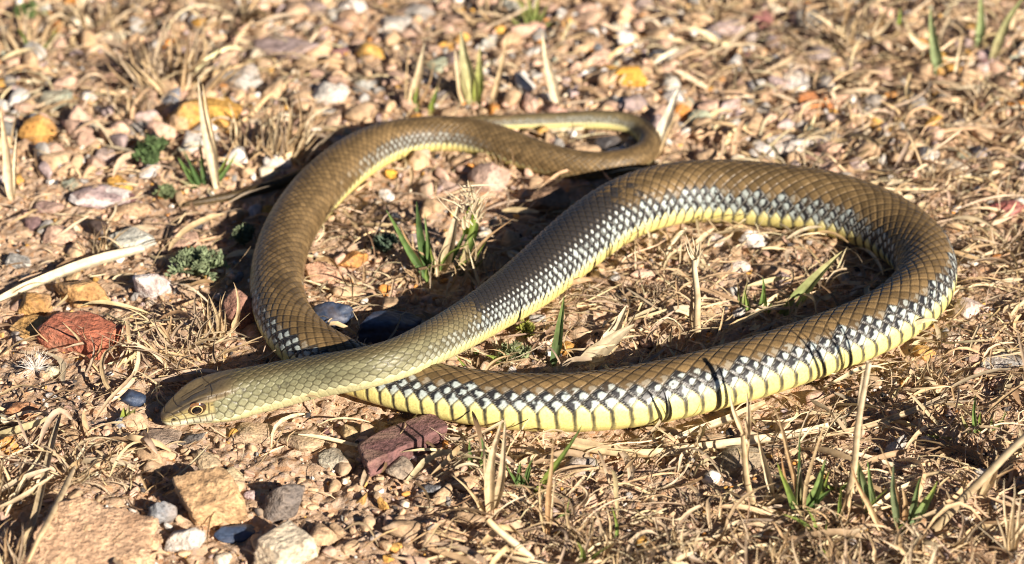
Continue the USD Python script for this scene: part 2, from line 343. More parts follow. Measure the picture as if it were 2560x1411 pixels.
# relief: every scale rises to its free edge, plates likewise
dome = sst(edge, .02, .34)
relief = (.75 * dome + .55 * (bdu + .4) * dome) * np.where(is_plate, .7, 1.0)
relief = relief * (.036 * R_)[:, None] * (1 - .25 * nk)

# body profile: round with a flattened belly
ca, sa = np.cos(A_), np.sin(A_)
by = 1.0 * sa * (1 + .03 * np.cos(2 * A_)); bz = -ca
bz = np.where(bz < -.55, -.55 - .40 * np.tanh((-.55 - bz) / .40 * 1.0), bz)
by = by * (1 + .04 * sst(-bz, .2, .8))
prof = np.stack([by, bz], -1)[None].repeat(nr, 0)
# head profile: chin, jaw, lip, cheek, brow, crown
tq = np.clip(S_ / LH, 0, 1)
ht = [0, .012, .04, .10, .2, .32, .45, .6, .78, 1.0]
fW = PchipInterpolator(ht, [.03, .17, .30, .42, .54, .66, .80, .93, 1.02, 1.0])
fT = PchipInterpolator(ht, [.02, .14, .26, .38, .50, .64, .78, .86, .93, 1.0])
fB = PchipInterpolator(ht, [.03, .16, .27, .38, .47, .55, .64, .74, .85, .95])
cpu = np.radians([0, 38, 66, 84, 104, 124, 140, 160, 180])
gl = PchipInterpolator([0, .12, .32, .5, .75, 1], [0, .55, 1, 1, .35, 0])
R_ref = float(f_r(LH))
for i in np.nonzero(S_ < LH * 1.25)[0]:
    t = tq[i]; w, tp, bt, g = float(fW(t)), float(fT(t)), float(fB(t)), float(gl(t))
    cy = np.array([0, .56, .90, 1.0, .97 - .06 * g, .86 + .03 * g, .80 + .10 * g, .45, 0]) * w
    cz = np.array([-bt, -.93 * bt, -.66 * bt, -.34 * bt, .14 * tp, (.50 + .10 * g) * tp, (.80 + .17 * g) * tp, (.98 - .01 * g) * tp, (1.0 - .07 * g) * tp])
    sy_, sz_ = CubicSpline(cpu, cy, bc_type=((1, (cy[1]) / (cpu[1]) * 1.1), (1, -cy[-2] / (cpu[-1] - cpu[-2]))))(np.abs(A_)), CubicSpline(cpu, cz, bc_type=((1, 0), (1, 0)))(np.abs(A_))
    sy_ = np.maximum(sy_, 0) * np.sign(np.where(A_ == 0, 1, A_))
    h = np.stack([sy_, sz_], -1) * (R_ref / R_[i])
    b = float(sst(S_[i], LH * .75, LH * 1.25))
    prof[i] = h * (1 - b) + prof[i] * b

# head plates: colour and fine grooves
hd = tq[:, None] + 0 * V; ad = np.degrees(np.abs(A_))[None, :] + 0 * V
thr = .60 + .30 * sst(ad, 122, 134) - .06 * sst(ad, 100, 70)
hw_ = sst(hd, thr + .05 + .16 * sst(ad, 118, 135), thr - .12 * sst(ad, 118, 135)) * (S_ < LH * 1.02)[:, None]
wob = meshkit.noise(np.stack([hd * 6, ad / 26, side * 7.0], -1), 31) - .5
hd = hd + .035 * wob * sst(hd, .05, .2); ad = ad + 9 * (meshkit.noise(np.stack([hd * 7 + 9, ad / 22, side * 5.0], -1), 32) - .5) * sst(hd, .05, .2)
hn = meshkit.fbm(np.stack([hd * 14, ad / 9, side * 7.0], -1), 3, 77)
hc = lerp(ones * c3(.29, .235, .10), ones * c3(.125, .094, .052), sst(ad, 116, 131))
hc = lerp(hc, ones * c3(.34, .30, .155), sst(ad, 112, 96) * .8)
hc = lerp(hc, ones * c3(.47, .45, .33) * (.6 + .7 * meshkit.noise(np.stack([np.floor(hd * 12.5), 0 * hd, side], -1) * 3.3, 5))[..., None], sst(ad, 95, 86) * sst(ad, 60, 70))
hc = lerp(hc, ones * c3(.62, .62, .36), sst(ad, 70, 58))
hc = hc * (.78 + .44 * hn)[..., None]
snout_shade = sst(np.abs(ad - (133 + 4 * hd)), 9, 4) * sst(hd, .05, .12) * sst(hd, .62, .40)
hc = lerp(hc, ones * c3(.03, .025, .02), snout_shade * .85)  # dark band paints the shaded upper face of the snout
line = lambda x, w: np.clip(1 - np.abs(x) / (w * 1.45), 0, 1)
g_l = np.zeros(V.shape)
lab = (hd * 12.5) % 1
g_l = np.maximum(g_l, line(np.minimum(lab, 1 - lab), .07) * (ad > 72) * (ad < 96) * (hd > .07) * (hd < .75))
g_l = np.maximum(g_l, line(ad - 95.5 + 4 * (hd - .4), 1.6) * (hd < .78))
g_l = np.maximum(g_l, line(ad - 71 + 5 * np.maximum(.2 - hd, 0) * 5, 2.0) * 1.6 * (hd < .82))
g_l = np.maximum(g_l, line(ad - (118 - 18 * (hd - .1)), 1.5) * (hd < .36))
for a0, t0, t1 in ((138, .2, .72), (168, .3, .6)): g_l = np.maximum(g_l, line(ad - a0, 1.6) * (hd > t0) * (hd < t1))
for t0, a0, a1 in ((.13, 96, 180), (.22, 96, 138), (.27, 138, 180), (.36, 96, 122), (.60, 138, 180), (.56, 96, 140), (.68, 92, 138), (.80, 92, 138), (.9, 96, 150)):
    g_l = np.maximum(g_l, line(hd - t0 - .0012 * (ad - 120) * (1 if t0 > .5 else -1), .008) * (ad > a0) * (ad < a1))
g_l = np.maximum(g_l, line(ad - 178, 2) * (hd > .6))
g_l = np.maximum(g_l, line(ad - 116, 1.5) * (hd > .58) * (hd < .98))
g_l = np.clip(g_l, 0, 1)
hc = lerp(hc, ones * c3(.045, .032, .018), np.clip(g_l * 1.5, 0, 1) * .9)
hc = lerp(hc, ones * c3(.34, .27, .17), line(ad - 126, 2.6) * sst(hd, .22, .4) * .8)
nos = np.exp(-(((hd - .105) / .020) ** 2 + ((ad - 102) / 6.5) ** 2))
hc = lerp(hc, ones * c3(.015, .01, .01), np.clip(nos * 1.6, 0, 1))
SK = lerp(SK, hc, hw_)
brow = np.exp(-((ad - 127) / 6.0) ** 2) * sst(hd, .12, .3) * sst(hd, .74, .52)
relief = relief * (1 - hw_) + hw_ * (brow * .0010 -g_l * .0003 - nos * .0011 + hn * .0002)

ang = TW[:, None]
yy = prof[..., 0] * R_[:, None]; zz = prof[..., 1] * R_[:, None]
yr = yy * np.cos(ang) - zz * np.sin(ang); zr = yy * np.sin(ang) + zz * np.cos(ang)
nlen = np.sqrt(yr ** 2 + zr ** 2) + 1e-9
k_ = 1 + relief / nlen
PT = C_[:, None, :] + Sd[:, None, :] * (yr * k_)[..., None] + Upv[:, None, :] * (zr * k_)[..., None]
ii = np.arange(nr * na).reshape(nr, na); i2 = np.roll(ii, -1, 1)
F = np.stack([ii[:-1], i2[:-1], i2[1:], ii[1:]], -1).reshape(-1, 4); F = np.vstack([F[:, [0, 2, 1]], F[:, [0, 3, 2]]])
cap = np.array([[nr * na, i2[0, q], ii[0, q]] for q in range(na)] + [[nr * na + 1, ii[-1, q], i2[-1, q]] for q in range(na)])
VV = np.vstack([PT.reshape(-1, 3), PT[0].mean(0)[None] - T_[0] * .0002, PT[-1].mean(0)[None]])
CC = np.vstack([SK.reshape(-1, 3), SK[0].mean(0)[None], SK[-1].mean(0)[None]])
FF = np.vstack([F, cap])
test = trimesh.Trimesh(PT[400:404].reshape(-1, 3), np.stack([ii[0, :-1], ii[0, 1:], ii[1, 1:]], -1), process=False)
n0 = np.cross(VV[FF[60 * na, 1]] - VV[FF[60 * na, 0]], VV[FF[60 * na, 2]] - VV[FF[60 * na, 0]])
if n0 @ (VV[FF[60 * na, 0]] - C_[60]) < 0: FF = FF[:, ::-1]
snake = thing('snake', 'long brown snake with a yellow belly coiled on the stony ground', 'snake', loc=ground_pt(1500, 800))
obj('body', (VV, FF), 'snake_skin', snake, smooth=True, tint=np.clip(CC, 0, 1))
snake_xy = cKDTree(C_[::10, :2]); snake_R = R_[::10]; snake_Z = C_[::10, 2]

# eyes: iris with an orange upper half, a pale ring, a round black pupil
hv = PT[:189].reshape(-1, 3)
ex, ey = to_px(hv); cand = np.nonzero((np.tile(A_, 189) > .9))[0]
e_i = cand[np.argmin((ex[cand] - 491) ** 2 + (ey[cand] - 1021) ** 2 + 1e3 * (np.degrees(np.tile(A_, 189)[cand]) > 136))]
ri, ai = divmod(int(e_i), na)
for sgn in (1, -1):
    aj = int(np.argmin(np.abs(A_ - sgn * A_[ai])))
    p = PT[ri, aj]
    q = PT[ri + 8, aj] - PT[ri - 8, aj]; w = PT[ri, aj + 3] - PT[ri, aj - 3]
    n = np.cross(q, w); n /= np.linalg.norm(n); n = n if n @ (p - C_[ri]) > 0 else -n
    R0 = 23 * MPP
    s = trimesh.creation.icosphere(5, 1.0); sv = np.array(s.vertices)
    e1 = q / np.linalg.norm(q); e1 = e1 - n * (e1 @ n); e1 /= np.linalg.norm(e1); e2 = np.cross(n, e1); e2 = e2 if e2[2] > 0 else -e2
    look = -.10
    lx, ly = sv[:, 0] - look * 0, sv[:, 1]
    rad = np.hypot(lx, ly)
    fib = meshkit.noise(sv * 9, 3)
    iris = np.where((ly > .46 + .25 * np.abs(lx))[:, None], c3(.17, .080, .028), c3(.050, .026, .012)) * (.55 + .9 * fib)[:, None]
    cc = np.where((rad < .50)[:, None], c3(.004, .004, .005), np.where((rad < .60)[:, None], c3(.50, .36, .16), iris))
    cc = np.where((rad > .90)[:, None], c3(.018, .012, .009), cc)
    pos = p - n * R0 * .10 + (sv[:, 0:1] * e1 + sv[:, 1:2] * e2 * .88) * R0 + sv[:, 2:3] * n * R0 * .50
    obj('eye', (pos, np.array(s.faces)), 'eye_gloss', snake, smooth=True, tint=cc)
print('eye angle', math.degrees(A_[ai]), 'units', uu[-1], 'rings', nr, 'round', na)

# ------------------------------------------------------------------ stones
ICO = {k: trimesh.creation.icosphere(k) for k in (0, 1, 2, 3, 4, 5)}
ICO = {k: (np.array(m.vertices), np.array(m.faces)) for k, m in ICO.items()}
def rock(seed, size, sub=3, planes=13, sharp=14.0, rough=.09, yaw=0.0, tilt=0.0, roll=0.0, boxy=False):
    """an angular or rounded stone about its middle; size = half lengths"""
    g = np.random.default_rng(seed)
    d, f = ICO[sub]
    n = g.normal(size=(planes, 3)); n /= np.linalg.norm(n, axis=1, keepdims=True); n = np.vstack([n, -n[: planes // 2]])
    h = g.uniform(.64, 1.0, len(n))
    if boxy:
        ax_ = np.vstack([np.eye(3), -np.eye(3)]) + g.normal(0, .10, (6, 3)); ax_ /= np.linalg.norm(ax_, axis=1, keepdims=True)
        n = np.vstack([ax_, n[:6]]); h = np.concatenate([np.full(6, .74), g.uniform(.92, 1.08, 6)])
    q = np.maximum(d @ n.T, 0) / h
    r = (q ** sharp).sum(1) ** (-1 / sharp)
    v = d * r[:, None]
    v = v / np.abs(v).max(0)
    if sub >= 3 and rough:
        q1 = 1 - np.abs(2 * meshkit.noise(v * [2.1, 2.1, 4.5] + seed % 83, seed % 557) - 1)
        v = v * (1 - rough * .9 * np.clip(q1 - .72, 0, 1) * 3.2 * .45 + rough * .30 * (meshkit.fbm(v * 7 + 3, 3, seed % 311) - .5))[:, None]
    if rough:
        v = v * (1 + rough * (meshkit.fbm(v * 2.2 + seed % 97, 3, seed % 1000) - .5) * 2 + rough * .35 * (meshkit.noise(v * 9 + seed % 89, seed % 991) - .5))[:, None]
    v = v * np.asarray(size)
    for ang, (i, j) in ((tilt, (1, 2)), (roll, (0, 2)), (yaw, (0, 1))):
        if ang:
            c, s_ = math.cos(ang), math.sin(ang); a, b = v[:, i].copy(), v[:, j].copy()
            v[:, i], v[:, j] = c * a - s_ * b, s_ * a + c * b
    return v, f

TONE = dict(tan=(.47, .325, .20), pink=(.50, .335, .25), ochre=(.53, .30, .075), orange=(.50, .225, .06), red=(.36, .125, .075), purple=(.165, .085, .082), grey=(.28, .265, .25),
    palegrey=(.46, .44, .41), white=(.66, .62, .58), blue=(.030, .048, .092), dark=(.05, .047, .05), green=(.30, .32, .25), cream=(.62, .54, .41), brown=(.22, .14, .09), lilac=(.36, .28, .27), slate=(.22, .23, .25))  # blue has some of the shade on those stones darkened into it
named_at = []
placed = []                                                        # x, y, radius of stones laid so far
def hero(px, py, w, h, tone, label, name='stone', mat='stone', seed=None, turn=0.0, tilt=0.0, flat=None, sub=3, sharp=20.0, rough=.10, sink=.35, planes=13, depth=.8, boxy=False):
    seed = int(px * 7 + py * 13) if seed is None else seed
    p = ground_pt(px, py); m_ = mpp(p)
    sx = w / 2 * m_
    sub = max(sub, 4 if w > 115 else 3); sub = 5 if w > 260 else sub; sharp = sharp * 1.4
    sy = sx * depth
    sz = max(math.sqrt(max((h / 2 * m_) ** 2 - (.5 * sy) ** 2, 0)) / .87, .3 * h * m_) if flat is None else flat * sx
    zc = float(ground_h(p[0], p[1])) + sz * (1 - 2 * sink)
    c = at_z(px, py, zc)
    v, f = rock(seed, (sx, sy, sz), sub, planes, sharp, rough, yaw=turn, tilt=tilt, boxy=boxy)
    o = obj(name, (v + c, f), mat, smooth=38, tint=TONE[tone] if isinstance(tone, str) else tone, loc=c)
    tag(o, label, 'stone')
    placed.append((c[0], c[1], max(sx, sy))); named_at.append((px, py, re.match(r'(.*?\b(stone|slab|block|pebble|chip|shard|lump|knob)\b)', label).group(1)))

hero(232, 1388, 300, 180, (.60, .395, .25), 'largest stone, a broad flat pinkish tan slab in the bottom left corner', mat='layered_stone', sub=5, flat=.34, sharp=11, rough=.16, sink=.35, turn=-.25, tilt=.16, depth=.95, boxy=True, seed=5)
hero(527, 1256, 168, 140, (.50, .33, .18), 'tan angular block with an ochre lower face below the snake head', sharp=20, rough=.12, sink=.25, turn=.35, tilt=.2, boxy=True, seed=12)
hero(402, 1288, 88, 84, 'slate', 'small grey stone against the left side of the tan angular block', sharp=18, sink=.3)
hero(717, 1262, 118, 100, (.17, .145, .13), 'dark grey brown rounded stone right of the tan angular block', sharp=10, sink=.3, rough=.06)
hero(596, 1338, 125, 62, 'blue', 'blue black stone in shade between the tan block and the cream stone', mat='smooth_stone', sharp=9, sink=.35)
hero(462, 1352, 105, 80, 'palegrey', 'pale grey rough stone just below the tan angular block', sharp=12, sink=.35)
hero(712, 1376, 150, 130, 'cream', 'pale cream pointed stone cut by the bottom edge of the photo', sharp=18, rough=.08, sink=.25, turn=.7, boxy=True, seed=17)
hero(1003, 1108, 275, 104, 'purple', 'purple brown elongated slab leaning in front of the snake body', sharp=18, rough=.05, sink=.15, turn=.62, flat=.24, depth=.46, boxy=True, seed=31)
hero(1008, 1172, 115, 66, (.27, .22, .17), 'grey brown stone under the lower edge of the purple slab', sharp=12)
hero(478, 1096, 76, 62, (.115, .105, .10), 'dark grey pointed stone shard under the chin of the snake', sharp=26, planes=7, sink=.2, rough=.03, turn=.5)
hero(397, 1102, 118, 66, (.33, .255, .20), 'brown grey mottled flat stone just below the snout', sharp=12, flat=.4)
hero(328, 994, 82, 50, 'blue', 'small blue black stone left of the snake snout', mat='smooth_stone', sharp=9, sink=.25)
hero(208, 850, 185, 105, 'red', 'brick red stone under dry grass on the left side', sharp=14, rough=.14, sink=.42, turn=-.55, flat=.55, depth=.7, boxy=True, seed=8)
hero(88, 765, 92, 80, (.46, .27, .10), 'ochre brown stone at the far left above the red stone')
hero(205, 738, 150, 92, (.48, .28, .115), 'large ochre and pink stone above the red stone', rough=.1)
hero(90, 822, 150, 60, (.50, .30, .11), 'flat ochre stone touching the upper left of the red stone', flat=.35)
hero(380, 722, 122, 100, (.47, .39, .37), 'rounded whitish and purple stone beside the grey green weed', sharp=9, mat='banded_stone')
hero(330, 602, 138, 74, (.44, .44, .39), 'pale grey green flat stone left of the loop of the snake', flat=.45)
hero(884, 648, 84, 66, (.56, .27, .08), 'orange angular stone inside the left loop of the snake', sharp=22, planes=8, sink=.22)
hero(808, 690, 104, 62, (.50, .30, .20), 'pinkish orange stone against the inner side of the left loop', sink=.4)
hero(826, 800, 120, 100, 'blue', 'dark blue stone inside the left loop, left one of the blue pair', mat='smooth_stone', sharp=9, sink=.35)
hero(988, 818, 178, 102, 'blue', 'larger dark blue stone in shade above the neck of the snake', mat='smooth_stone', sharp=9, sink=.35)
hero(250, 494, 165, 48, (.38, .29, .29), 'lilac and white streaked flat stone left of the tail tip', mat='banded_stone', flat=.35)
hero(515, 290, 200, 125, (.52, .30, .075), 'large bright ochre stone behind the pale upright straw', rough=.1, sink=.3)
hero(452, 318, 72, 66, (.58, .40, .22), 'small ochre stone with a pale face, left of the large ochre stone')
hero(98, 335, 112, 92, (.50, .27, .08), 'orange brown stone near the left edge in the blurred background')
hero(142, 256, 92, 66, 'green', 'grey green stone above the orange brown stone at left')
hero(1576, 198, 84, 66, (.54, .30, .055), 'bright orange yellow stone in the gravel behind the tail')
hero(2033, 254, 106, 62, (.55, .22, .08), 'brick orange flat stone in the gravel at upper right')
hero(1962, 362, 165, 70, 'white', 'broad whitish stone just behind the back of the snake')
hero(1990, 208, 130, 62, 'white', 'white crumbly stone above the brick orange stone')
hero(2212, 347, 56, 36, 'white', 'small clean white pebble behind the right part of the snake', sharp=8)
hero(2512, 524, 100, 62, (.34, .11, .10), 'dark red stone at the right edge of the photo', mat='smooth_stone', sharp=8)
hero(1910, 50, 92, 70, (.24, .095, .095), 'dark reddish purple stone near the top right')
hero(1655, 138, 96, 46, 'slate', 'blue grey slab with a straw lying across it, behind the tail', sharp=22, planes=8)
hero(702, 118, 195, 95, 'lilac', 'large pale grey stone in the blurred background, upper left of centre')
hero(610, 195, 130, 90, 'palegrey', 'pale grey stone below the large pale grey stone in the background')
hero(878, 22, 84, 55, 'white', 'white stone at the top edge of the photo')
hero(985, 62, 90, 52, 'palegrey', 'greyish white stone near the top, right of the white stone')
hero(1050, 35, 80, 50, 'grey', 'grey stone at the top edge right of the greyish white stone')
hero(826, 235, 100, 66, 'palegrey', 'grey mottled stone above the left loop of the snake')
hero(882, 282, 72, 52, 'tan', 'tan triangular stone touching the shadow above the left loop', sharp=24, planes=7)
hero(1218, 450, 120, 100, (.46, .33, .27), 'pinkish tan stone between the left loop and the body', sink=.3)
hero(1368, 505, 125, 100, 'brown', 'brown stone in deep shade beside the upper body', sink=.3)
hero(1882, 600, 92, 60, 'white', 'whitish stone inside the right loop under the yellow belly', sink=.3)
hero(1842, 672, 76, 46, (.58, .50, .44), 'white and tan rounded pebble in the middle of the right loop', sharp=9)
hero(1785, 605, 64, 44, (.55, .47, .42), 'pale pinkish pebble left of the whitish stone inside the right loop')
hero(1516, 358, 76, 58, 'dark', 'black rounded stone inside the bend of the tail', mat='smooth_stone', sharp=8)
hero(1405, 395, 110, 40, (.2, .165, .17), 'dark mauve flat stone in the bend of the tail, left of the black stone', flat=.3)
hero(2238, 1122, 76, 62, 'palegrey', 'pale grey square stone in the straw below the right bend', sharp=24, planes=7)
hero(1850, 1158, 165, 82, (.30, .245, .17), 'rounded brown grey stone crossed by thin shadows in front of the snake', sharp=8, sink=.4)
hero(1702, 1392, 96, 56, (.40, .36, .31), 'grey tan stone cut by the bottom edge right of the middle')
hero(1455, 1168, 92, 70, (.36, .33, .30), 'dull grey stone embedded in soil below the front body', mat='dirty_stone')
hero(1075, 1222, 62, 40, 'slate', 'small blue grey stone chip below the purple slab', sharp=24, planes=8)
hero(906, 1252, 56, 46, (.50, .31, .11), 'ochre stone chip below left of the purple slab', sharp=24, planes=7)
hero(952, 1262, 44, 44, (.52, .30, .09), 'small ochre chip right beside the larger ochre chip', sharp=24, planes=7)
hero(972, 1400, 32, 30, 'ochre', 'tiny deep yellow pebble at the bottom edge')
hero(177, 462, 46, 40, 'green', 'small grey green pebble left of the streaked flat stone')
hero(604, 782, 100, 120, (.24, .125, .095), 'dark red brown stone against the outer side of the left loop', sink=.3)
hero(250, 572, 66, 62, (.045, .03, .025), 'nearly black stone behind the bristly dry grass at left', mat='smooth_stone')  # stone added in place of a dark, shadowed seed head
hero(2425, 778, 92, 66, (.57, .46, .40), 'pinkish white stone right of the right bend of the snake')
hero(2418, 655, 62, 46, 'palegrey', 'pale grey stone touching the outer right bend of the snake')
hero(2505, 905, 130, 62, 'palegrey', 'pale grey crusted stone at the right edge below the bend')
hero(2310, 885, 60, 40, 'ochre', 'ochre stone under the lower right side of the bend')
hero(2415, 1148, 40, 26, (.4, .16, .13), 'tiny reddish pebble right of the pale grey square stone')
hero(52, 1030, 92, 60, (.40, .19, .09), 'rusty brown stone at the left edge level with the head')
hero(20, 1120, 60, 70, (.5, .25, .08), 'rusty orange stone at the left edge below the head')
hero(50, 840, 66, 36, 'slate', 'grey stone left of the red stone', sharp=10)
hero(160, 365 + 55, 60, 45, 'white', 'whitish pebble below the orange brown stone at left')
hero(262, 395, 62, 44, (.50, .40, .36), 'pale pink pebble left of the dark green weed')
hero(340, 330, 78, 44, 'grey', 'grey stone left of the large ochre stone', sharp=9)
hero(40, 655, 90, 56, (.40, .40, .38), 'grey stone at the left edge under the long pale straw')
hero(120, 520, 80, 44, (.33, .22, .2), 'mauve flat stone left below the streaked stone', flat=.4)
hero(85, 560, 66, 40, (.2, .13, .13), 'dark purple stone near the left edge above the long pale straw')
hero(150, 590, 90, 56, 'pink', 'pinkish stone above the long pale straw at left')
hero(470, 600, 90, 48, 'pink', 'pinkish stone between the weed and the tail')
hero(300, 460, 70, 40, 'ochre', 'ochre stone right of the streaked flat stone')
hero(330, 445 + 80, 90, 40, 'tan', 'tan flat stone just below the tail tip', flat=.4)
hero(1505 - 530, 436, 44, 32, (.62, .33, .05), 'small bright orange pebble under the upper left loop')
hero(1120, 470, 62, 40, (.44, .32, .26), 'tan pebble left of the pinkish tan stone inside the loop')
hero(965, 490, 44, 36, 'white', 'small bluish white pebble inside the left loop')
hero(640, 1085, 130, 62, (.44, .33, .215), 'sandy lump of hardened soil below the neck', mat='dirty_stone', sharp=9, rough=.14)
hero(760, 1105, 120, 62, (.45, .34, .22), 'second sandy lump right of the one below the neck', mat='dirty_stone', sharp=9, rough=.14)
hero(520, 1160, 92, 56, (.46, .36, .235), 'sandy knob above the tan angular block', mat='dirty_stone', sharp=9, rough=.12)
hero(585, 1192, 74, 40, (.48, .40, .25), 'yellowish grey pebble right above the tan angular block', sharp=9)
hero(830, 1150, 92, 50, (.36, .33, .26), 'grey sandy stone left of the purple slab', mat='dirty_stone')
hero(880, 1085, 62, 44, (.50, .37, .2), 'flat yellowish chip under the belly left of the purple slab', sharp=24, planes=7)
hero(800, 1340, 110, 62, 'tan', 'tan stone right of the cream pointed stone', mat='dirty_stone')

# ------------------------------------------------------------------ pebbles one can pick out, then gravel and grit
def free_of_snake(x, y, r):
    d, i = snake_xy.query(np.stack([np.atleast_1d(x), np.atleast_1d(y)], -1))
    low = snake_Z[i] - snake_R[i] < .006
    return (d > snake_R[i] * .8 + r) | ~low
WEIGHTS = [('tan', .30), ('pink', .22), ('cream', .08), ('lilac', .07), ('palegrey', .09), ('white', .06), ('grey', .06), ('ochre', .05), ('orange', .03), ('brown', .02), ('purple', .015), ('green', .02), ('slate', .02)]
WN, WP = [w[0] for w in WEIGHTS], np.array([w[1] for w in WEIGHTS]); WP = WP / WP.sum()
def jitter(c, g, a=.16): return np.clip(np.array(c) * g.uniform(1 - a, 1 + a) * g.uniform(.95, 1.05, 3), .01, .8)
def zone(px, py):
    if py < 330: return 'far'
    if px < 640: return 'left'
    if py > 1020: return 'front'
    if px > 2330: return 'right'
    return 'in'
ZT = dict(far='in the gravel behind the snake', left='on the ground left of the snake', front='in the soil in front of the snake', right='right of the snake', **{'in': 'inside the coils of the snake'})
NAMED = dict(tan='tan', pink='pinkish', cream='cream', lilac='mauve grey', palegrey='pale grey', white='white', grey='dark grey', ochre='ochre', orange='orange', brown='brown', purple='purple', green='grey green', slate='blue grey')
g = np.random.default_rng(41)
n_made = 0
for _ in range(3000):
    if n_made >= 225: break
    px, py = g.uniform(-20, 2580), g.choice([g.uniform(-10, 420), g.uniform(420, 1000), g.uniform(1000, 1420)], p=[.62, .2, .18])
    if 1100 < px and py > 1000 and g.random() < .6: continue
    if 1420 < px < 1630 and 300 < py < 410: continue
    w = g.uniform(34, 74) * (1.1 if py < 420 else .8)
    p = ground_pt(px, py); r = w / 2 * mpp(p)
    if not free_of_snake(p[0], p[1], r)[0] or any((p[0] - a) ** 2 + (p[1] - b) ** 2 < (.75 * (r + c)) ** 2 for a, b, c in placed): continue
    t = g.choice(WN, p=WP); z_ = zone(px, py)
    sz = r * g.uniform(.5, .85); sh = float(g.choice([9.0, 14.0, 22.0]))
    c = np.array([p[0], p[1], float(ground_h(p[0], p[1])) + sz * .3])
    v, f = rock(int(g.integers(1 << 30)), (r, r * g.uniform(.65, 1), sz), 2, 11, sh, .09, yaw=g.uniform(0, 6.3), tilt=g.uniform(-.3, .3))
    o = obj('pebble', (v + c, f), g.choice(['stone', 'stone', 'dirty_stone', 'smooth_stone']) if t not in ('tan', 'pink') else 'stone', smooth=40, tint=jitter(TONE[t], g), loc=c)
    q = min(named_at, key=lambda h_: (h_[0] - px) ** 2 + 2.5 * (h_[1] - py) ** 2); dx, dy = px - q[0], 1.6 * (py - q[1])
    way = ('right of' if dx > 0 else 'left of') if abs(dx) > abs(dy) else ('in front of' if dy > 0 else 'behind')
    look = {9.0: 'rounded', 14.0: 'small', 22.0: 'angular'}[sh]
    lab_ = f'{look} {NAMED[t]} pebble {way} the {q[2]}'
    tag(o, lab_, 'pebble', f'{look} {NAMED[t]} pebbles {way} the {q[2]}')
    placed.append((c[0], c[1], r)); n_made += 1

def scatter(n, g, keep):
    """ground points seen by the camera, even over the picture's ground; keep(px, py) = chance"""
    x = g.uniform(-.37, .37, n); y = g.uniform(-.27, .56, n)
    q = np.stack([x, y, 0 * x], -1) - EYE; w = q @ FWD
    px, py = 1280 + (q @ RGT) / w / HT * 1280, 705.5 - (q @ UPV) / w / HT * 1280
    ok = (px > -120) & (px < 2680) & (py > -90) & (py < 1560) & (g.random(n) < keep(px, py))
    return x[ok], y[ok], px[ok], py[ok]
def block(px, py, x0, y0, x1, y1, soft=90.0):
    s_ = lambda v: 1 / (1 + np.exp(-np.clip(v, -30, 30)))
    return s_((px - x0) / soft * 3) * s_((x1 - px) / soft * 3) * s_((py - y0) / soft * 3) * s_((y1 - py) / soft * 3)
VAR = [rock(900 + i, (1, .66 + .3 * ((i * 37) % 10) / 10, .5 + .4 * ((i * 53) % 10) / 10), 2, 10, s_, .10) for i, s_ in enumerate([9, 12, 16, 22, 26, 14])]
def loose_mat(name, palette, dirt=.3):
    """stone whose colour is drawn anew for each loose piece"""
    w = np.cumsum([0] + [b for _, b in palette]); w = w / w[-1]
    ramp = [(float(w[k]), TONE[n]) for k, (n, _) in enumerate(palette)]
    mat(name, {'o': ('object_info', {}), 'g': ('geometry', {}), 'r': ('rgb_ramp', dict(ramp=ramp, interpolate=False)), 'k': ('math', dict(math_type='multiply', value2=37.7)), 'fr': ('math', dict(math_type='fraction')),
        'vr': ('map_range', dict(from_min=0.0, from_max=1.0, to_min=.72, to_max=1.22)), 'n': ('noise_texture', dict(scale=330.0, detail=4.0, roughness=.65)), 'rn': ('rgb_ramp', dict(ramp=[(.3, (.5, .48, .47)), (.5, (1, 1, 1)), (.7, (1.35, 1.3, 1.24))])),
        'hs': ('hsv', {}), 'm': ('mix', dict(mix_type='multiply', fac=1.0)), 'nd': ('noise_texture', dict(scale=90.0, detail=3.0)), 'rd': ('rgb_ramp', dict(ramp=[(.5, (0, 0, 0)), (.66, (dirt, dirt, dirt))])), 'm3': ('mix', dict(mix_type='mix', color2=(.42, .31, .21))),
        'b': ('bump', dict(strength=.7, distance=.0012)), 'p': ('principled_bsdf', dict(roughness=.85, specular_ior_level=.25))},
        [('o.random', 'r.fac'), ('o.random', 'k.value1'), ('k.value', 'fr.value1'), ('fr.value', 'vr.value'), ('vr.result', 'hs.value'), ('r.color', 'hs.color'), ('g.position', 'n.vector'), ('g.position', 'nd.vector'), ('n.fac', 'rn.fac'), ('hs.color', 'm.color1'), ('rn.color', 'm.color2'),
         ('nd.fac', 'rd.fac'), ('rd.color', 'm3.fac'), ('m.color', 'm3.color1'), ('m3.color', 'p.base_color'), ('n.fac', 'b.height'), ('b.normal', 'p.normal')])
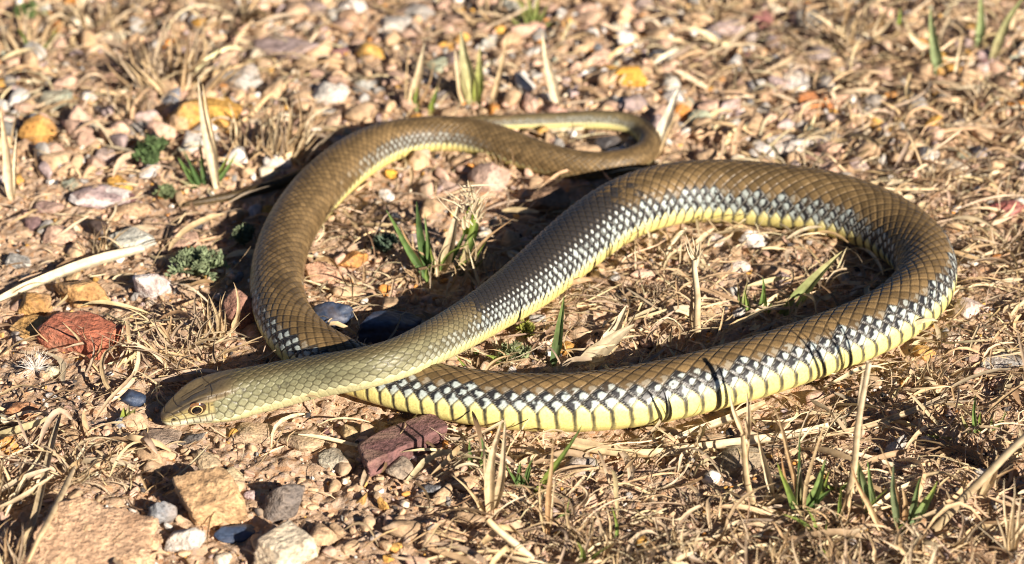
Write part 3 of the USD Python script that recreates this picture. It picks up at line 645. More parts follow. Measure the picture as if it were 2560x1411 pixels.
def heap(name, label, n, keep, r0, r1, palette, seed, up=.25, dirt=.3, cat='gravel', skew=1.8):
    g = np.random.default_rng(seed)
    x, y, px, py = scatter(n, g, keep)
    r = r0 * (r1 / r0) ** (g.random(len(x)) ** skew)
    ok = free_of_snake(x, y, r * .6 - .002)
    d, i = cKDTree([q[:2] for q in placed]).query(np.stack([x, y], -1)); ok &= d > np.array([q[2] for q in placed])[i] * .72
    x, y, r = x[ok], y[ok], r[ok]; z = ground_h(x, y) + r * up + .0004
    loose_mat(name + '_stone', palette, dirt)
    path = numbered('/World', name); pi = UsdGeom.PointInstancer.Define(stage, path); protos = []
    for k, (v, f) in enumerate(VAR):
        protos.append(usdkit.mesh(stage, f'{path}/piece' + (f'_{k:03d}' if k else ''), (v, f), L + name + '_stone', smooth=42).GetPath())
    pi.CreatePrototypesRel().SetTargets(protos)
    m = len(x); pi.CreateProtoIndicesAttr(Vt.IntArray.FromNumpy(g.integers(0, len(VAR), m).astype(np.int32)))
    pi.CreatePositionsAttr(Vt.Vec3fArray.FromNumpy(np.stack([x, y, z], -1).astype(np.float32)))
    pi.CreateScalesAttr(Vt.Vec3fArray.FromNumpy((r[:, None] * np.array([1, 1, 1]) * g.uniform(.85, 1.15, (m, 3))).astype(np.float32)))
    yaw, til = g.uniform(0, 6.283, m), g.uniform(-.35, .35, m)
    q = [Gf.Quath(float(math.cos(a / 2) * math.cos(b / 2)), float(math.cos(a / 2) * math.sin(b / 2)), float(math.sin(a / 2) * math.sin(b / 2)), float(math.sin(a / 2) * math.cos(b / 2))) for a, b in zip(yaw, til)]
    pi.CreateOrientationsAttr(Vt.QuathArray(q))
    tag(pi.GetPrim(), label, cat, None, 'stuff')
SOILY = [('dark', .05), ('tan', .5), ('pink', .25), ('cream', .06), ('ochre', .04), ('orange', .025), ('grey', .03), ('white', .03), ('lilac', .04), ('brown', .03)]  # the dark share paints shaded gaps into the grit
FARW = [('tan', .42), ('pink', .26), ('cream', .05), ('lilac', .08), ('palegrey', .09), ('white', .06), ('grey', .06), ('ochre', .03), ('orange', .015), ('brown', .03)]
dens = lambda px, py: np.clip(.16 + .95 * block(px, py, 1120, 1060, 2800, 1700) + .8 * block(px, py, 2250, 380, 2800, 1100) + .75 * block(px, py, 1250, 560, 2250, 960) + .45 * block(px, py, 1700, -200, 2800, 420)
    + .35 * block(px, py, 640, 540, 1300, 900) + .3 * block(px, py, 250, 820, 650, 1000) + .35 * block(px, py, -200, 1080, 420, 1300) + .3 * block(px, py, 100, -200, 800, 450) - .14 * block(px, py, 450, 1080, 1080, 1500), 0, 1) * np.clip(1.9 * meshkit.noise(np.stack([px / 170, py / 95, 0 * px], -1), 71) + .12, .15, 1.15)
patchy = lambda px, py: .35 + 1.1 * meshkit.noise(np.stack([px / 260, py / 150, 0 * px], -1), 61) ** 1.5
heap('gravel', 'loose mixed gravel of tan, pink and grey bits all over the ground', 6200, lambda px, py: (.10 + .7 * (py < 430) + .3 * block(px, py, -200, 400, 620, 900)) * patchy(px, py), .0018, .0062, WEIGHTS, 5, up=.2)
heap('background_gravel', 'dense gravel of stones too many to count behind the snake', 5600, lambda px, py: 1.1 * (py < 450) * (1 - .5 * block(px, py, 1700, -300, 2900, 200)) * patchy(px, py), .0026, .0098, FARW, 25, up=.38, skew=2.2)
heap('soil_clods', 'crumbly clods of hardened sandy soil in front of the snake', 3600, lambda px, py: .10 + .9 * block(px, py, -200, 1040, 1150, 1600) + .3 * block(px, py, 1150, 1000, 2700, 1600) + .35 * block(px, py, 640, 560, 2250, 900), .0020, .0085, [('tan', .7), ('pink', .3)], 26, up=.12, dirt=.9, skew=2.4)
heap('coarse_grit', 'coarse crumbs of soil and stone on the ground', 18000, lambda px, py: .45 + 0 * px, .0010, .0030, SOILY, 6, dirt=.5)
heap('fine_grit', 'fine sandy grit covering the soil', 26000, lambda px, py: .7 + 0 * px, .0005, .0013, SOILY, 8, dirt=.6)
heap('dark_duff', 'dark crumbs of decayed plant matter between the straw', 8000, lambda px, py: dens(px, py) * .9, .0006, .0022, [('brown', .5), ('dark', .5)], 9, dirt=.1)  # dark pieces put in as the shade of gaps in the litter

# ------------------------------------------------------------------ straw and grass
STRAW = [(.62, .48, .29), (.55, .40, .23), (.68, .56, .37), (.48, .34, .20), (.58, .47, .33), (.40, .31, .22)]
LITTER = STRAW + [(.62, .50, .32), (.25, .165, .095)]  # the dark last tone stands in for shaded gaps among the straws
PALE, DRY, RUST = (.72, .62, .44), (.60, .46, .27), (.46, .28, .14)
GREEN, DEEP, LIME = (.19, .29, .085), (.10, .18, .06), (.32, .39, .08)
GB = np.random.default_rng(77)
def ribbon(p, w, fold=.25, face=None, twist=0.0, wide=False):
    """a folded blade along the points p with the full widths w"""
    p = np.asarray(p, float); n = len(p); t = np.gradient(p, axis=0); t /= np.linalg.norm(t, axis=1, keepdims=True) + 1e-12
    face = np.array([0.0, -.8, .6]) if face is None else np.asarray(face, float)
    s_ = np.cross(t, face); s_ /= np.linalg.norm(s_, axis=1, keepdims=True) + 1e-12
    nn = np.cross(s_, t)
    if twist:
        a = np.linspace(0, twist, n)[:, None]; s_, nn = s_ * np.cos(a) + nn * np.sin(a), nn * np.cos(a) - s_ * np.sin(a)
    w = np.asarray(w)[:, None]
    if not wide:
        v = np.stack([p - s_ * w / 2, p - nn * w * fold, p + s_ * w / 2], 1).reshape(-1, 3)
        i = np.arange(n - 1)[:, None] * 3
        return v, np.vstack([i + [0, 1, 4], i + [0, 4, 3], i + [1, 2, 5], i + [1, 5, 4]])
    v = np.stack([p + s_ * w * a - nn * w * fold * b for a, b in ((-.5, -.1), (-.3, .55), (-.08, .8), (.08, 1.0), (.3, .45), (.5, -.15))], 1).reshape(-1, 3)
    i = np.arange(n - 1)[:, None] * 6
    return v, np.vstack([np.vstack([i + [k, k + 1, k + 7], i + [k, k + 7, k + 6]]) for k in range(5)])
def bez(a, b, c, n): t = np.linspace(0, 1, n)[:, None]; return a * (1 - t) ** 2 + 2 * b * t * (1 - t) + c * t ** 2
def tube(p, w, sides=6):
    p = np.asarray(p, float); n = len(p); t = np.gradient(p, axis=0); t /= np.linalg.norm(t, axis=1, keepdims=True) + 1e-12
    s_ = np.cross(t, [.3, -.8, .52]); s_ /= np.linalg.norm(s_, axis=1, keepdims=True) + 1e-12; u = np.cross(t, s_)
    a = np.arange(sides) / sides * 2 * np.pi
    v = (p[:, None] + (s_[:, None] * np.cos(a)[None, :, None] + u[:, None] * np.sin(a)[None, :, None]) * (np.asarray(w) / 2)[:, None, None]).reshape(-1, 3)
    i = np.arange(n * sides).reshape(n, sides); j = np.roll(i, -1, 1)
    f = np.stack([i[:-1], j[:-1], j[1:], i[1:]], -1).reshape(-1, 4)
    return v, np.vstack([f[:, [0, 1, 2]], f[:, [0, 2, 3]]])
def grad_tint(n, per, c0, c1):
    t = np.repeat(np.linspace(0, 1, n)[:, None] ** 1.3 * (np.array(c1) - c0) + np.array(c0), per, 0)
    return np.clip(t * np.tile(GB.uniform(.62, 1.15, per), n)[:, None] * GB.uniform(.88, 1.1, len(t))[:, None], 0, .8)

def blade(parent, base, tip, width, tone, tone2=None, bow=0.0, lean=0.0, name='blade', mat_='straw', round_=False, n=11, foot=.55, kink=None, up=-.001):
    """base and tip are photo pixels: the base stands on the ground, the tip above it, lean metres further back"""
    a = ground_pt(*base, up=up); c = at_y(tip[0], tip[1], a[1] + lean)
    h = float(ground_h(c[0], c[1])) + .0015
    if c[2] < h: c = ground_pt(tip[0], tip[1], .002)
    d = c - a; L_ = np.linalg.norm(d)
    perp = np.cross(d, [0, 1, 0]); perp /= np.linalg.norm(perp) + 1e-9
    b = (a + c) / 2 + perp * bow * L_ + np.array([0, GB.uniform(-.1, .1) * L_ - .12 * lean, 0])
    p = bez(a, b, c, n)
    ph, k_ = GB.uniform(0, 6.28), GB.uniform(.35, .75); tl = np.linspace(0, 1, n)
    p = p + perp * (np.sin(tl * GB.uniform(4, 8) + ph) - math.sin(ph))[:, None] * (.022 * L_ * tl * (1.15 - tl))[:, None] + np.array([GB.normal(0, .07), GB.normal(0, .07), -.03]) * L_ * np.maximum(tl - k_, 0)[:, None]
    if kink: p[int(n * kink[0]):] += np.array(kink[1]) * np.linspace(0, 1, n - int(n * kink[0]))[:, None] * L_
    t = np.linspace(0, 1, n); width = width * (1.25 if mat_ == 'green_blade' and width < 24 else .85 if width < 18 else 1.0); w = width * mpp(a) * (foot + (1 - foot) * np.minimum(t / .3, 1)) * np.clip((1 - t) / .7, 0, 1) ** .8 + width * mpp(a) * .05
    if round_: w = width * mpp(a) * (1 - .35 * t)
    v, f = tube(p, w) if round_ else ribbon(p, w, .42, twist=GB.uniform(-1.1, 1.1) if width < 14 else GB.uniform(-.45, .45), wide=True)
    return obj(name, (v, f), mat_, parent, smooth=True, tint=np.clip(grad_tint(n, 6, tone, tone if tone2 is None else tone2) * GB.uniform(.92, 1.08), 0, .85))
def plant(name, label, cat, base, group=None): return thing(name, label, cat, group, ground_pt(*base))
def j_(c, a=.14): return np.clip(np.array(c) * GB.uniform(1 - a, 1 + a), 0, .8)
def dry_tuft(label, base, n, height, spread, width=9, pal=None, green=0, name='dry_grass_tuft', curl=.25, foot=22):
    t = plant(name, label, 'dry grass', base)
    n = int(n * 1.45)
    for k in range(n):
        a = GB.uniform(-1, 1); h = height * GB.uniform(.45, 1.05) * (1 - .35 * abs(a))
        b = (base[0] + GB.uniform(-foot, foot) + a * foot * .6, base[1] + GB.uniform(-.5, .5) * foot)
        tip = (b[0] + a * spread * GB.uniform(.5, 1.1), b[1] - h)
        c = STRAW[int(GB.integers(len(STRAW)))] if pal is None else pal[int(GB.integers(len(pal)))]
        g_ = k < green
        blade(t, b, tip, width * GB.uniform(.45, 1.4), j_(GREEN if g_ else c), j_(LIME if g_ else c), bow=GB.uniform(-curl, curl), lean=GB.uniform(-.02, .025), mat_='green_blade' if g_ else 'straw')
    return t

# upright straws and blades one can single out
t = plant('dry_grass_tall', 'pale double straw standing before the large ochre stone', 'dry grass', (545, 482))
blade(t, (545, 482), (488, 185), 26, PALE, PALE, .02, .0); blade(t, (540, 470), (505, 205), 18, PALE, DRY, -.03, .0); blade(t, (552, 478), (610, 330), 9, DRY, RUST, .2, .01)
t = plant('dry_grass_tall', 'pale forked straw standing at the left edge of the photo', 'dry grass', (30, 505))
blade(t, (30, 505), (8, 262), 24, PALE, DRY, .03); blade(t, (28, 380), (58, 235), 9, DRY, DRY, .1); blade(t, (34, 500), (20, 320), 16, PALE, PALE, -.05)
t = plant('grass_tuft', 'short green grass tuft at the foot of the pale double straw', 'grass', (515, 470))
for tip, w, c in (((438, 395), 14, GREEN), ((455, 375), 10, DEEP), ((497, 345), 10, GREEN), ((595, 380), 10, GREEN), ((470, 420), 16, GREEN), ((572, 392), 9, LIME), ((430, 440), 9, DRY)): blade(t, (515 + (tip[0] - 515) * .15, 472), tip, w, j_(DEEP), j_(c), GB.uniform(-.12, .12), mat_='green_blade')
t = plant('dry_grass_tall', 'straw blade pair with a green shoot standing behind the left loop', 'dry grass', (1030, 285))
blade(t, (1022, 285), (1058, 105), 26, DRY, PALE, -.03); blade(t, (1040, 280), (1085, 145), 9, RUST, DRY, -.1); blade(t, (1045, 285), (1038, 215), 12, GREEN, LIME, .05, mat_='green_blade'); blade(t, (1080, 282), (1108, 170), 10, DRY, DRY, .05); blade(t, (1075, 290), (1092, 215), 12, LIME, GREEN, .0, mat_='green_blade'); blade(t, (1015, 282), (1025, 95), 6, DRY, DRY, .05)
t = plant('grass_plant', 'pale green sheathed grass blade standing behind the tail', 'grass', (1185, 270))
blade(t, (1185, 270), (1162, 72), 40, (.50, .50, .22), (.66, .62, .38), .03, mat_='green_blade', n=14); blade(t, (1190, 268), (1200, 110), 20, LIME, (.55, .5, .25), -.02, mat_='green_blade'); blade(t, (1165, 270), (1140, 120), 24, DRY, PALE, .04)
blade(t, (1220, 285), (1275, 75), 17, DRY, DRY, -.05, .01)
t = plant('dry_grass_tall', 'single pale straw blade standing above the tail in the middle', 'dry grass', (1396, 270))
blade(t, (1398, 275), (1362, 82), 26, PALE, PALE, .04)
t = plant('dry_grass_tall', 'white straw blade leaning right beside the bend of the tail', 'dry grass', (1640, 395))
blade(t, (1640, 376), (1698, 214), 30, (.76, .70, .55), (.8, .75, .62), .03); blade(t, (1645, 400), (1700, 262), 10, DRY, DRY, .06)
t = plant('dry_grass_tall', 'long bent straw arching in the blurred background right of centre', 'dry grass', (1490, 95))
blade(t, (1490, 95), (1610, 5), 20, PALE, DRY, -.18, .05)
t = plant('grass_plant', 'tall green grass blade at upper right, left of its neighbours', 'grass', (2350, 195))
blade(t, (2350, 195), (2325, 15), 28, (.28, .36, .18), (.36, .42, .2), .02, mat_='green_blade'); blade(t, (2385, 210), (2412, 85), 16, PALE, DRY, -.02); blade(t, (2338, 140), (2270, 85), 26, PALE, PALE, .05)
t = plant('grass_plant', 'green grass blade reaching the top edge near the right corner', 'grass', (2445, 118))
blade(t, (2445, 118), (2462, -25), 18, (.30, .38, .18), (.4, .45, .2), -.02, mat_='green_blade')
t = plant('grass_plant', 'green grass blade leaning right in the top right corner', 'grass', (2478, 165))
blade(t, (2475, 170), (2560, -20), 24, (.5, .45, .25), (.34, .40, .17), .03, mat_='green_blade'); blade(t, (2245, 85), (2255, 20), 12, LIME, GREEN, 0, mat_='green_blade')
t = plant('grass_tuft', 'greenish blurred grass tuft at the top right of centre', 'grass', (1330, 75))
for tip in ((1285, -10), (1300, 20), (1345, -20), (1375, 10), (1320, -15), (1270, 40), (1390, 50)): blade(t, (1325 + GB.uniform(-15, 15), 85), tip, 15, j_(GREEN), j_((.42, .40, .15)), GB.uniform(-.1, .1), mat_='green_blade')

# the tuft with a seed head inside the left loop
t = plant('grass_tuft', 'green grass tuft with a dry bristly seed head inside the left loop', 'grass', (1090, 690))
for b, tip, w, c0, c1, bw_ in (((1072, 705), (972, 528), 15, DEEP, GREEN, .04), ((1078, 695), (1040, 500), 19, DEEP, (.11, .17, .06), .05), ((1080, 690), (1062, 540), 12, DEEP, GREEN, .0), ((1072, 690), (1000, 560), 9, DRY, RUST, .05), ((1068, 690), (1082, 628), 14, GREEN, LIME, .05), ((1110, 675), (1165, 575), 14, DEEP, GREEN, -.08), ((1120, 690), (1185, 640), 8, LIME, GREEN, 0)):
    blade(t, b, tip, w, j_(c0), j_(c1), bw_, mat_='green_blade')
blade(t, (1092, 700), (1150, 505), 34, DRY, PALE, -.03, name='sheath', n=14); blade(t, (1100, 690), (1135, 560), 26, (.5, .42, .2), PALE, .03, name='sheath'); blade(t, (1150, 690), (1285, 540), 11, DRY, RUST, .10, name='dry_blade'); blade(t, (1150, 690), (1175, 600), 24, DRY, (.5, .45, .25), -.03, name='sheath'); blade(t, (1205, 730), (1175, 622), 10, PALE, PALE, .02, name='dry_blade'); blade(t, (1200, 725), (1140, 648), 9, PALE, DRY, .02, name='dry_blade')
blade(t, (1160, 650), (1205, 488), 24, GREEN, LIME, -.02, name='green_sheath', mat_='green_blade', n=14); blade(t, (1168, 590), (1200, 490), 34, (.33, .42, .05), (.22, .32, .05), .08, name='green_sheath', mat_='green_blade', n=14, up=.012)
awn = Pile(); top = at_y(1165, 520, ground_pt(1150, 690)[1])
for k in range(30):
    a = GB.uniform(-1.25, .95); l_ = GB.uniform(45, 105); tip = at_y(1165 + GB.uniform(-20, 50) + math.sin(a) * l_, 515 - math.cos(a) * l_ * .75 + 10, top[1] + GB.uniform(-.012, .012))
    b0 = top + np.array([GB.uniform(-.003, .009), GB.uniform(-.004, .004), GB.uniform(-.012, .012)])
    v, f = ribbon(bez(b0, (b0 + tip) / 2 + GB.normal(size=3) * .001, tip, 5), np.array([1, .9, .7, .5, .1]) * .0008, .2); awn.add(v, f, j_((.62, .53, .37)))
for k in range(10):
    b0 = top + np.array([GB.uniform(-.004, .006), GB.uniform(-.004, .004), GB.uniform(-.012, .004)]); tip = b0 + np.array([GB.uniform(-.004, .006), GB.uniform(-.003, .003), GB.uniform(.006, .012)])
    v, f = ribbon(bez(b0, (b0 + tip) / 2, tip, 6), np.array([.3, 1, 1.1, .9, .5, .1]) * .0022, .4); awn.add(v, f, j_((.58, .48, .32)))
awn.build('seed_head', 'straw', t)

# inside the right loop
t = plant('dry_grass_tall', 'dry straw stalk with a frayed top inside the right loop', 'dry grass', (1745, 850))
blade(t, (1745, 855), (1745, 645), 22, DRY, PALE, .02, round_=True, name='stalk'); blade(t, (1735, 840), (1722, 700), 12, DRY, DRY, .03)
for tip, w in (((1715, 585), 7), ((1730, 590), 6), ((1748, 600), 7), ((1722, 610), 5), ((1758, 618), 6), ((1708, 600), 4)): blade(t, (1745, 655 + GB.uniform(0, 15)), tip, w + 3, PALE, PALE, GB.uniform(-.1, .1), name='frayed_tip', up=.030)
t = plant('grass_plant', 'broad green blade with a straw tip leaning right inside the right loop', 'grass', (1955, 785))
blade(t, (1952, 790), (2106, 625), 34, (.20, .28, .10), (.55, .50, .25), .03, .01, mat_='green_blade', n=14); blade(t, (2000, 735), (2042, 708), 8, GREEN, DRY, .15, mat_='green_blade')
t = plant('grass_tuft', 'small green shoots standing inside the right loop of the snake', 'grass', (1895, 790))
for b, tip, w, c in (((1897, 790), (1906, 692), 12, GREEN), ((1908, 790), (1912, 715), 9, LIME), ((1855, 780), (1868, 695), 8, DRY), ((1850, 770), (1848, 705), 7, DRY), ((1870, 790), (1858, 728), 9, LIME), ((1892, 780), (1882, 725), 7, DRY), ((1920, 785), (1928, 760), 7, GREEN), ((1945, 770), (1945, 735), 6, DRY)): blade(t, b, tip, w, j_(GREEN), j_(c), GB.uniform(-.15, .15), mat_='green_blade')
t = plant('grass_plant', 'single green blade rising behind the front body in the middle', 'grass', (1382, 915))
blade(t, (1380, 920), (1412, 740), 20, (.13, .2, .09), (.30, .38, .12), -.03, mat_='green_blade')
t = plant('dry_grass_tall', 'pair of broad dry straw sheaths behind the front body', 'dry grass', (1470, 920))
blade(t, (1508, 868), (1568, 762), 34, PALE, PALE, .02, .01, foot=.8); blade(t, (1440, 930), (1600, 808), 48, (.58, .50, .34), PALE, .03, .015, foot=.7, n=14); blade(t, (1535, 850), (1605, 838), 10, PALE, DRY, .05, up=.006); blade(t, (1555, 830), (1592, 780), 9, DRY, PALE, -.1, up=.01)

# in front
t = plant('dry_grass_tall', 'tall forked dry stalk standing in front of the yellow belly', 'dry grass', (1225, 1310))
blade(t, (1330, 1400), (1222, 1295), 26, PALE, DRY, .02, round_=True, name='stalk', n=8); blade(t, (1225, 1310), (1240, 1040), 26, DRY, PALE, .02, n=14); blade(t, (1225, 1300), (1265, 1045), 22, DRY, PALE, -.06, n=14); blade(t, (1222, 1300), (1130, 1185), 13, DRY, DRY, -.05); blade(t, (1222, 1305), (1185, 1240), 11, DRY, DRY, .05); blade(t, (1228, 1290), (1215, 1080), 16, DRY, PALE, .06)
t = plant('dry_grass_tall', 'straight dry stalk right of the tall forked stalk', 'dry grass', (1370, 1340)); blade(t, (1370, 1345), (1385, 1085), 17, RUST, DRY, .02); blade(t, (1365, 1340), (1345, 1200), 10, DRY, DRY, .04); blade(t, (1375, 1335), (1392, 1190), 9, DRY, PALE, .02)
t = plant('grass_plant', 'thin green blade crossing the lower belly edge left of centre', 'grass', (1332, 1238)); blade(t, (1332, 1240), (1448, 1068), 14, LIME, DEEP, -.04, mat_='green_blade')
t = plant('grass_tuft', 'short dark green tuft below the belly, between two dry stalks', 'grass', (1312, 1222))
for tip, w in (((1302, 1155), 14), ((1325, 1165), 11), ((1290, 1170), 8), ((1345, 1130), 7), ((1270, 1160), 8)): blade(t, (1312 + GB.uniform(-8, 8), 1228), tip, w, j_(DEEP), j_(GREEN), GB.uniform(-.1, .1), mat_='green_blade')
t = plant('grass_tuft', 'two green shoots at the foot of the purple slab side', 'grass', (1200, 1180)); blade(t, (1182, 1180), (1175, 1100), 11, DEEP, GREEN, .1, mat_='green_blade'); blade(t, (1202, 1180), (1205, 1090), 13, GREEN, DEEP, -.1, mat_='green_blade')
t = plant('dry_grass_tall', 'pair of tall forked dry stalks right of centre in front of the snake', 'dry grass', (1885, 1275))
blade(t, (1888, 1280), (1862, 1080), 20, DRY, DRY, .06, round_=True, name='stalk'); blade(t, (1865, 1100), (1820, 975), 15, DRY, PALE, .04, up=.028); blade(t, (1870, 1100), (1862, 975), 15, DRY, PALE, -.03, up=.028); blade(t, (1872, 1095), (1882, 990), 12, DRY, PALE, .03, up=.028); blade(t, (1935, 1250), (1893, 1075), 18, PALE, DRY, .03); blade(t, (1860, 1215), (1868, 1090), 16, DRY, DRY, -.03); blade(t, (1880, 1285), (1820, 1230), 17, PALE, PALE, .06)
t = plant('grass_tuft', 'green and straw grass tuft in front, left of the tall stalk', 'grass', (2005, 1290))
for b, tip, w, c0, c1, bw_ in (((2000, 1300), (1945, 1160), 15, DEEP, LIME, .03), ((2010, 1295), (2065, 1150), 22, GREEN, (.25, .34, .12), -.03), ((2015, 1300), (2072, 1225), 16, DEEP, GREEN, .05), ((2005, 1290), (2005, 1165), 18, (.35, .35, .12), PALE, .03), ((2000, 1290), (1930, 1000), 10, RUST, DRY, -.06), ((2010, 1295), (2090, 1010), 9, DRY, DRY, .12), ((1985, 1290), (1955, 1130), 9, RUST, RUST, .04), ((2030, 1280), (2078, 1180), 10, GREEN, LIME, 0), ((2015, 1290), (2045, 1230), 14, DEEP, GREEN, 0), ((1990, 1285), (1968, 1235), 12, DEEP, GREEN, 0), ((1998, 1300), (1895, 1260), 14, DRY, PALE, .15), ((1990, 1290), (2006, 1060), 8, DEEP, DEEP, 0)): blade(t, b, tip, w, j_(c0), j_(c1), bw_, mat_='green_blade')
t = plant('dry_grass_tall', 'tallest pale stalk standing at right in front of the snake', 'dry grass', (2115, 1275))
blade(t, (2112, 1285), (2148, 890), 22, DRY, PALE, -.03, round_=True, name='stalk', n=14); blade(t, (2150, 1100), (2158, 905), 16, PALE, PALE, .02, up=.035); blade(t, (2205, 1335), (2140, 1145), 17, DRY, RUST, .08); blade(t, (2105, 1280), (2205, 1300), 12, DRY, RUST, .15)
t = plant('grass_plant', 'blue green grass blade at the foot of the tallest pale stalk', 'grass', (2180, 1285)); blade(t, (2180, 1290), (2150, 1135), 22, (.16, .22, .11), (.28, .33, .14), .04, mat_='green_blade'); blade(t, (2185, 1285), (2165, 1150), 13, (.2, .26, .12), GREEN, -.03, mat_='green_blade')
t = plant('grass_tuft', 'blue green grass tuft in front near the right corner', 'grass', (2265, 1310))
for b, tip, w, c0, c1, bw_ in (((2245, 1325), (2232, 1140), 15, (.2, .25, .13), (.22, .28, .15), .04), ((2278, 1315), (2345, 1205), 18, (.17, .24, .12), LIME, -.08), ((2275, 1310), (2300, 1190), 14, (.2, .26, .13), GREEN, .0), ((2262, 1310), (2262, 1215), 13, RUST, DRY, 0), ((2250, 1300), (2205, 1110), 8, RUST, DRY, -.05), ((2282, 1300), (2318, 1235), 10, GREEN, LIME, 0), ((2245, 1330), (2268, 1300), 14, GREEN, LIME, 0)): blade(t, b, tip, w, j_(c0), j_(c1), bw_, mat_='green_blade')
t = plant('dry_grass_tall', 'long thick straw leaning to the right edge in the lower right corner', 'dry grass', (2340, 1325)); blade(t, (2335, 1328), (2700, 975), 26, DRY, PALE, .05, round_=True, name='stalk', n=14, lean=.01); blade(t, (2440, 1235), (2545, 1165), 12, DRY, RUST, .05, up=.01); blade(t, (2455, 1240), (2500, 1130), 24, DRY, DRY, -.05, up=.01)
t = plant('dry_grass_tuft', 'pale dry blades standing in the lower right corner', 'dry grass', (2530, 1380))
for tip, w in (((2535, 1240), 18), ((2560, 1230), 16), ((2515, 1200), 10), ((2545, 1190), 10), ((2580, 1290), 20), ((2488, 1290), 9)): blade(t, (2528 + GB.uniform(-12, 14), 1400), tip, w, j_(DRY), j_(PALE), GB.uniform(-.05, .05))
t = plant('grass_tuft', 'thin green and dry curling grass below the right bend', 'grass', (2445, 1095))
for b, tip, w, c, bw_ in (((2440, 1095), (2440, 985), 10, GREEN, .05), ((2450, 1090), (2455, 1030), 8, LIME, .1), ((2430, 1090), (2405, 1030), 8, DRY, .1), ((2475, 1080), (2515, 1030), 9, GREEN, -.2), ((2445, 1095), (2300, 1080), 11, (.4, .4, .15), .16), ((2440, 1098), (2320, 1070), 9, DRY, .22), ((2480, 1080), (2480, 1040), 7, LIME, 0), ((2470, 1085), (2520, 1020), 6, DRY, -.15)): blade(t, b, tip, w, j_(GREEN), j_(c), bw_, mat_='green_blade')

# straws lying on the ground
def lying(label, pts, w, tone, tone2=None, lift=.003, name='fallen_straw', round_=False):
    p = np.array([ground_pt(a, b, lift) for a, b, *_ in pts])
    for k, q in enumerate(pts):
        if len(q) > 2: p[k] = ground_pt(q[0], q[1], q[2])
    t_ = np.concatenate([[0], np.cumsum(np.linalg.norm(np.diff(p, axis=0), axis=1))]); n = 18
    q = np.stack([PchipInterpolator(t_, p[:, k])(np.linspace(0, t_[-1], n)) for k in range(3)], 1)
    s_ = np.linspace(0, 1, n); m_ = mpp(p[0]); ww = w * m_ * (.35 + .65 * np.minimum(1, 4 * s_ * (1 - s_) + .3))
    v, f = tube(q, ww) if round_ else ribbon(q, ww, .4, face=[0, -.35, .93], wide=True, twist=GB.uniform(-.6, .6))
    o = obj(name, (v, f), 'straw', smooth=True, tint=grad_tint(n, 6, tone, tone2 or tone), loc=p[0])
    tag(o, label, 'straw')
lying('long pale straw blade lying at the left edge above the ochre stones', [(-20, 758), (110, 700), (230, 655), (362, 622)], 30, PALE, (.78, .70, .52), .007)
lying('long split straw lying along the front of the belly', [(1420, 1112), (1600, 1135), (1800, 1112), (1990, 1085), (2090, 1058)], 26, DRY, PALE, .005)
lying('flat broad straw lying left end of the long split straw', [(1430, 1100), (1500, 1118), (1570, 1128), (1625, 1138)], 30, (.55, .43, .27), DRY, .004)
lying('short pale straw lying close under the belly right of centre', [(1690, 1095), (1760, 1070), (1840, 1040), (1915, 1005)], 22, PALE, DRY, .006)
lying('rough straw lying on the right below the bend', [(2060, 1090), (2190, 1060), (2300, 1020), (2370, 985)], 16, DRY, (.5, .42, .3), .006)
lying('white straw bit lying under the yellow belly inside the right loop', [(1665, 640, .004), (1690, 600, .008), (1718, 570, .010)], 14, PALE)
lying('straw lying across the blue grey slab behind the tail', [(1635, 160, .012), (1665, 140, .016), (1700, 125, .012)], 16, (.74, .66, .5))
lying('pale straw lying in the tail bend under the tail', [(1330, 328), (1400, 326), (1460, 322)], 14, PALE)
lying('straw lying from the corner up the left side in the foreground', [(40, 1405, .004), (90, 1280, .012), (120, 1150, .010), (150, 1040, .004)], 20, DRY, PALE)
lying('second straw of the bundle in the lower left foreground', [(15, 1290, .003), (60, 1200, .009), (130, 1090, .006), (160, 1010, .003)], 13, PALE, DRY)
lying('bent straw lying over the left side of the broad corner slab', [(70, 1405, .010), (100, 1340, .02), (135, 1275, .014), (190, 1160, .005)], 17, DRY, (.5, .4, .27), round_=True)
lying('thin curved straw lying left of the sandy ground in front', [(20, 1225), (110, 1200), (170, 1170), (215, 1110)], 12, PALE)
lying('pale straw lying in the gravel at upper left', [(60, 210), (110, 200), (160, 196)], 20, PALE)
lying('pale curved straw in front of the grey mottled stones at upper left', [(300, 235), (350, 222), (400, 215)], 18, PALE)
lying('white short straw lying right of the snake', [(2390, 448), (2430, 440), (2475, 436)], 18, (.75, .66, .5))
lying('thin straw arching on the soil in the lower middle', [(1050, 1405), (1150, 1385, .006), (1260, 1378, .008), (1330, 1395)], 13, DRY)
lying('curved straw lying in the litter at lower right', [(1690, 1330), (1740, 1350, .005), (1800, 1340, .006), (1822, 1300)], 11, PALE, DRY)
lying('looping straw lying left of the snake head', [(300, 1000), (262, 955, .008), (255, 905, .012), (290, 870, .006)], 11, DRY)
lying('dry leaf strip lying on the soil beside the purple slab', [(905, 1215), (918, 1180, .006), (930, 1150, .004)], 20, (.45, .35, .24))

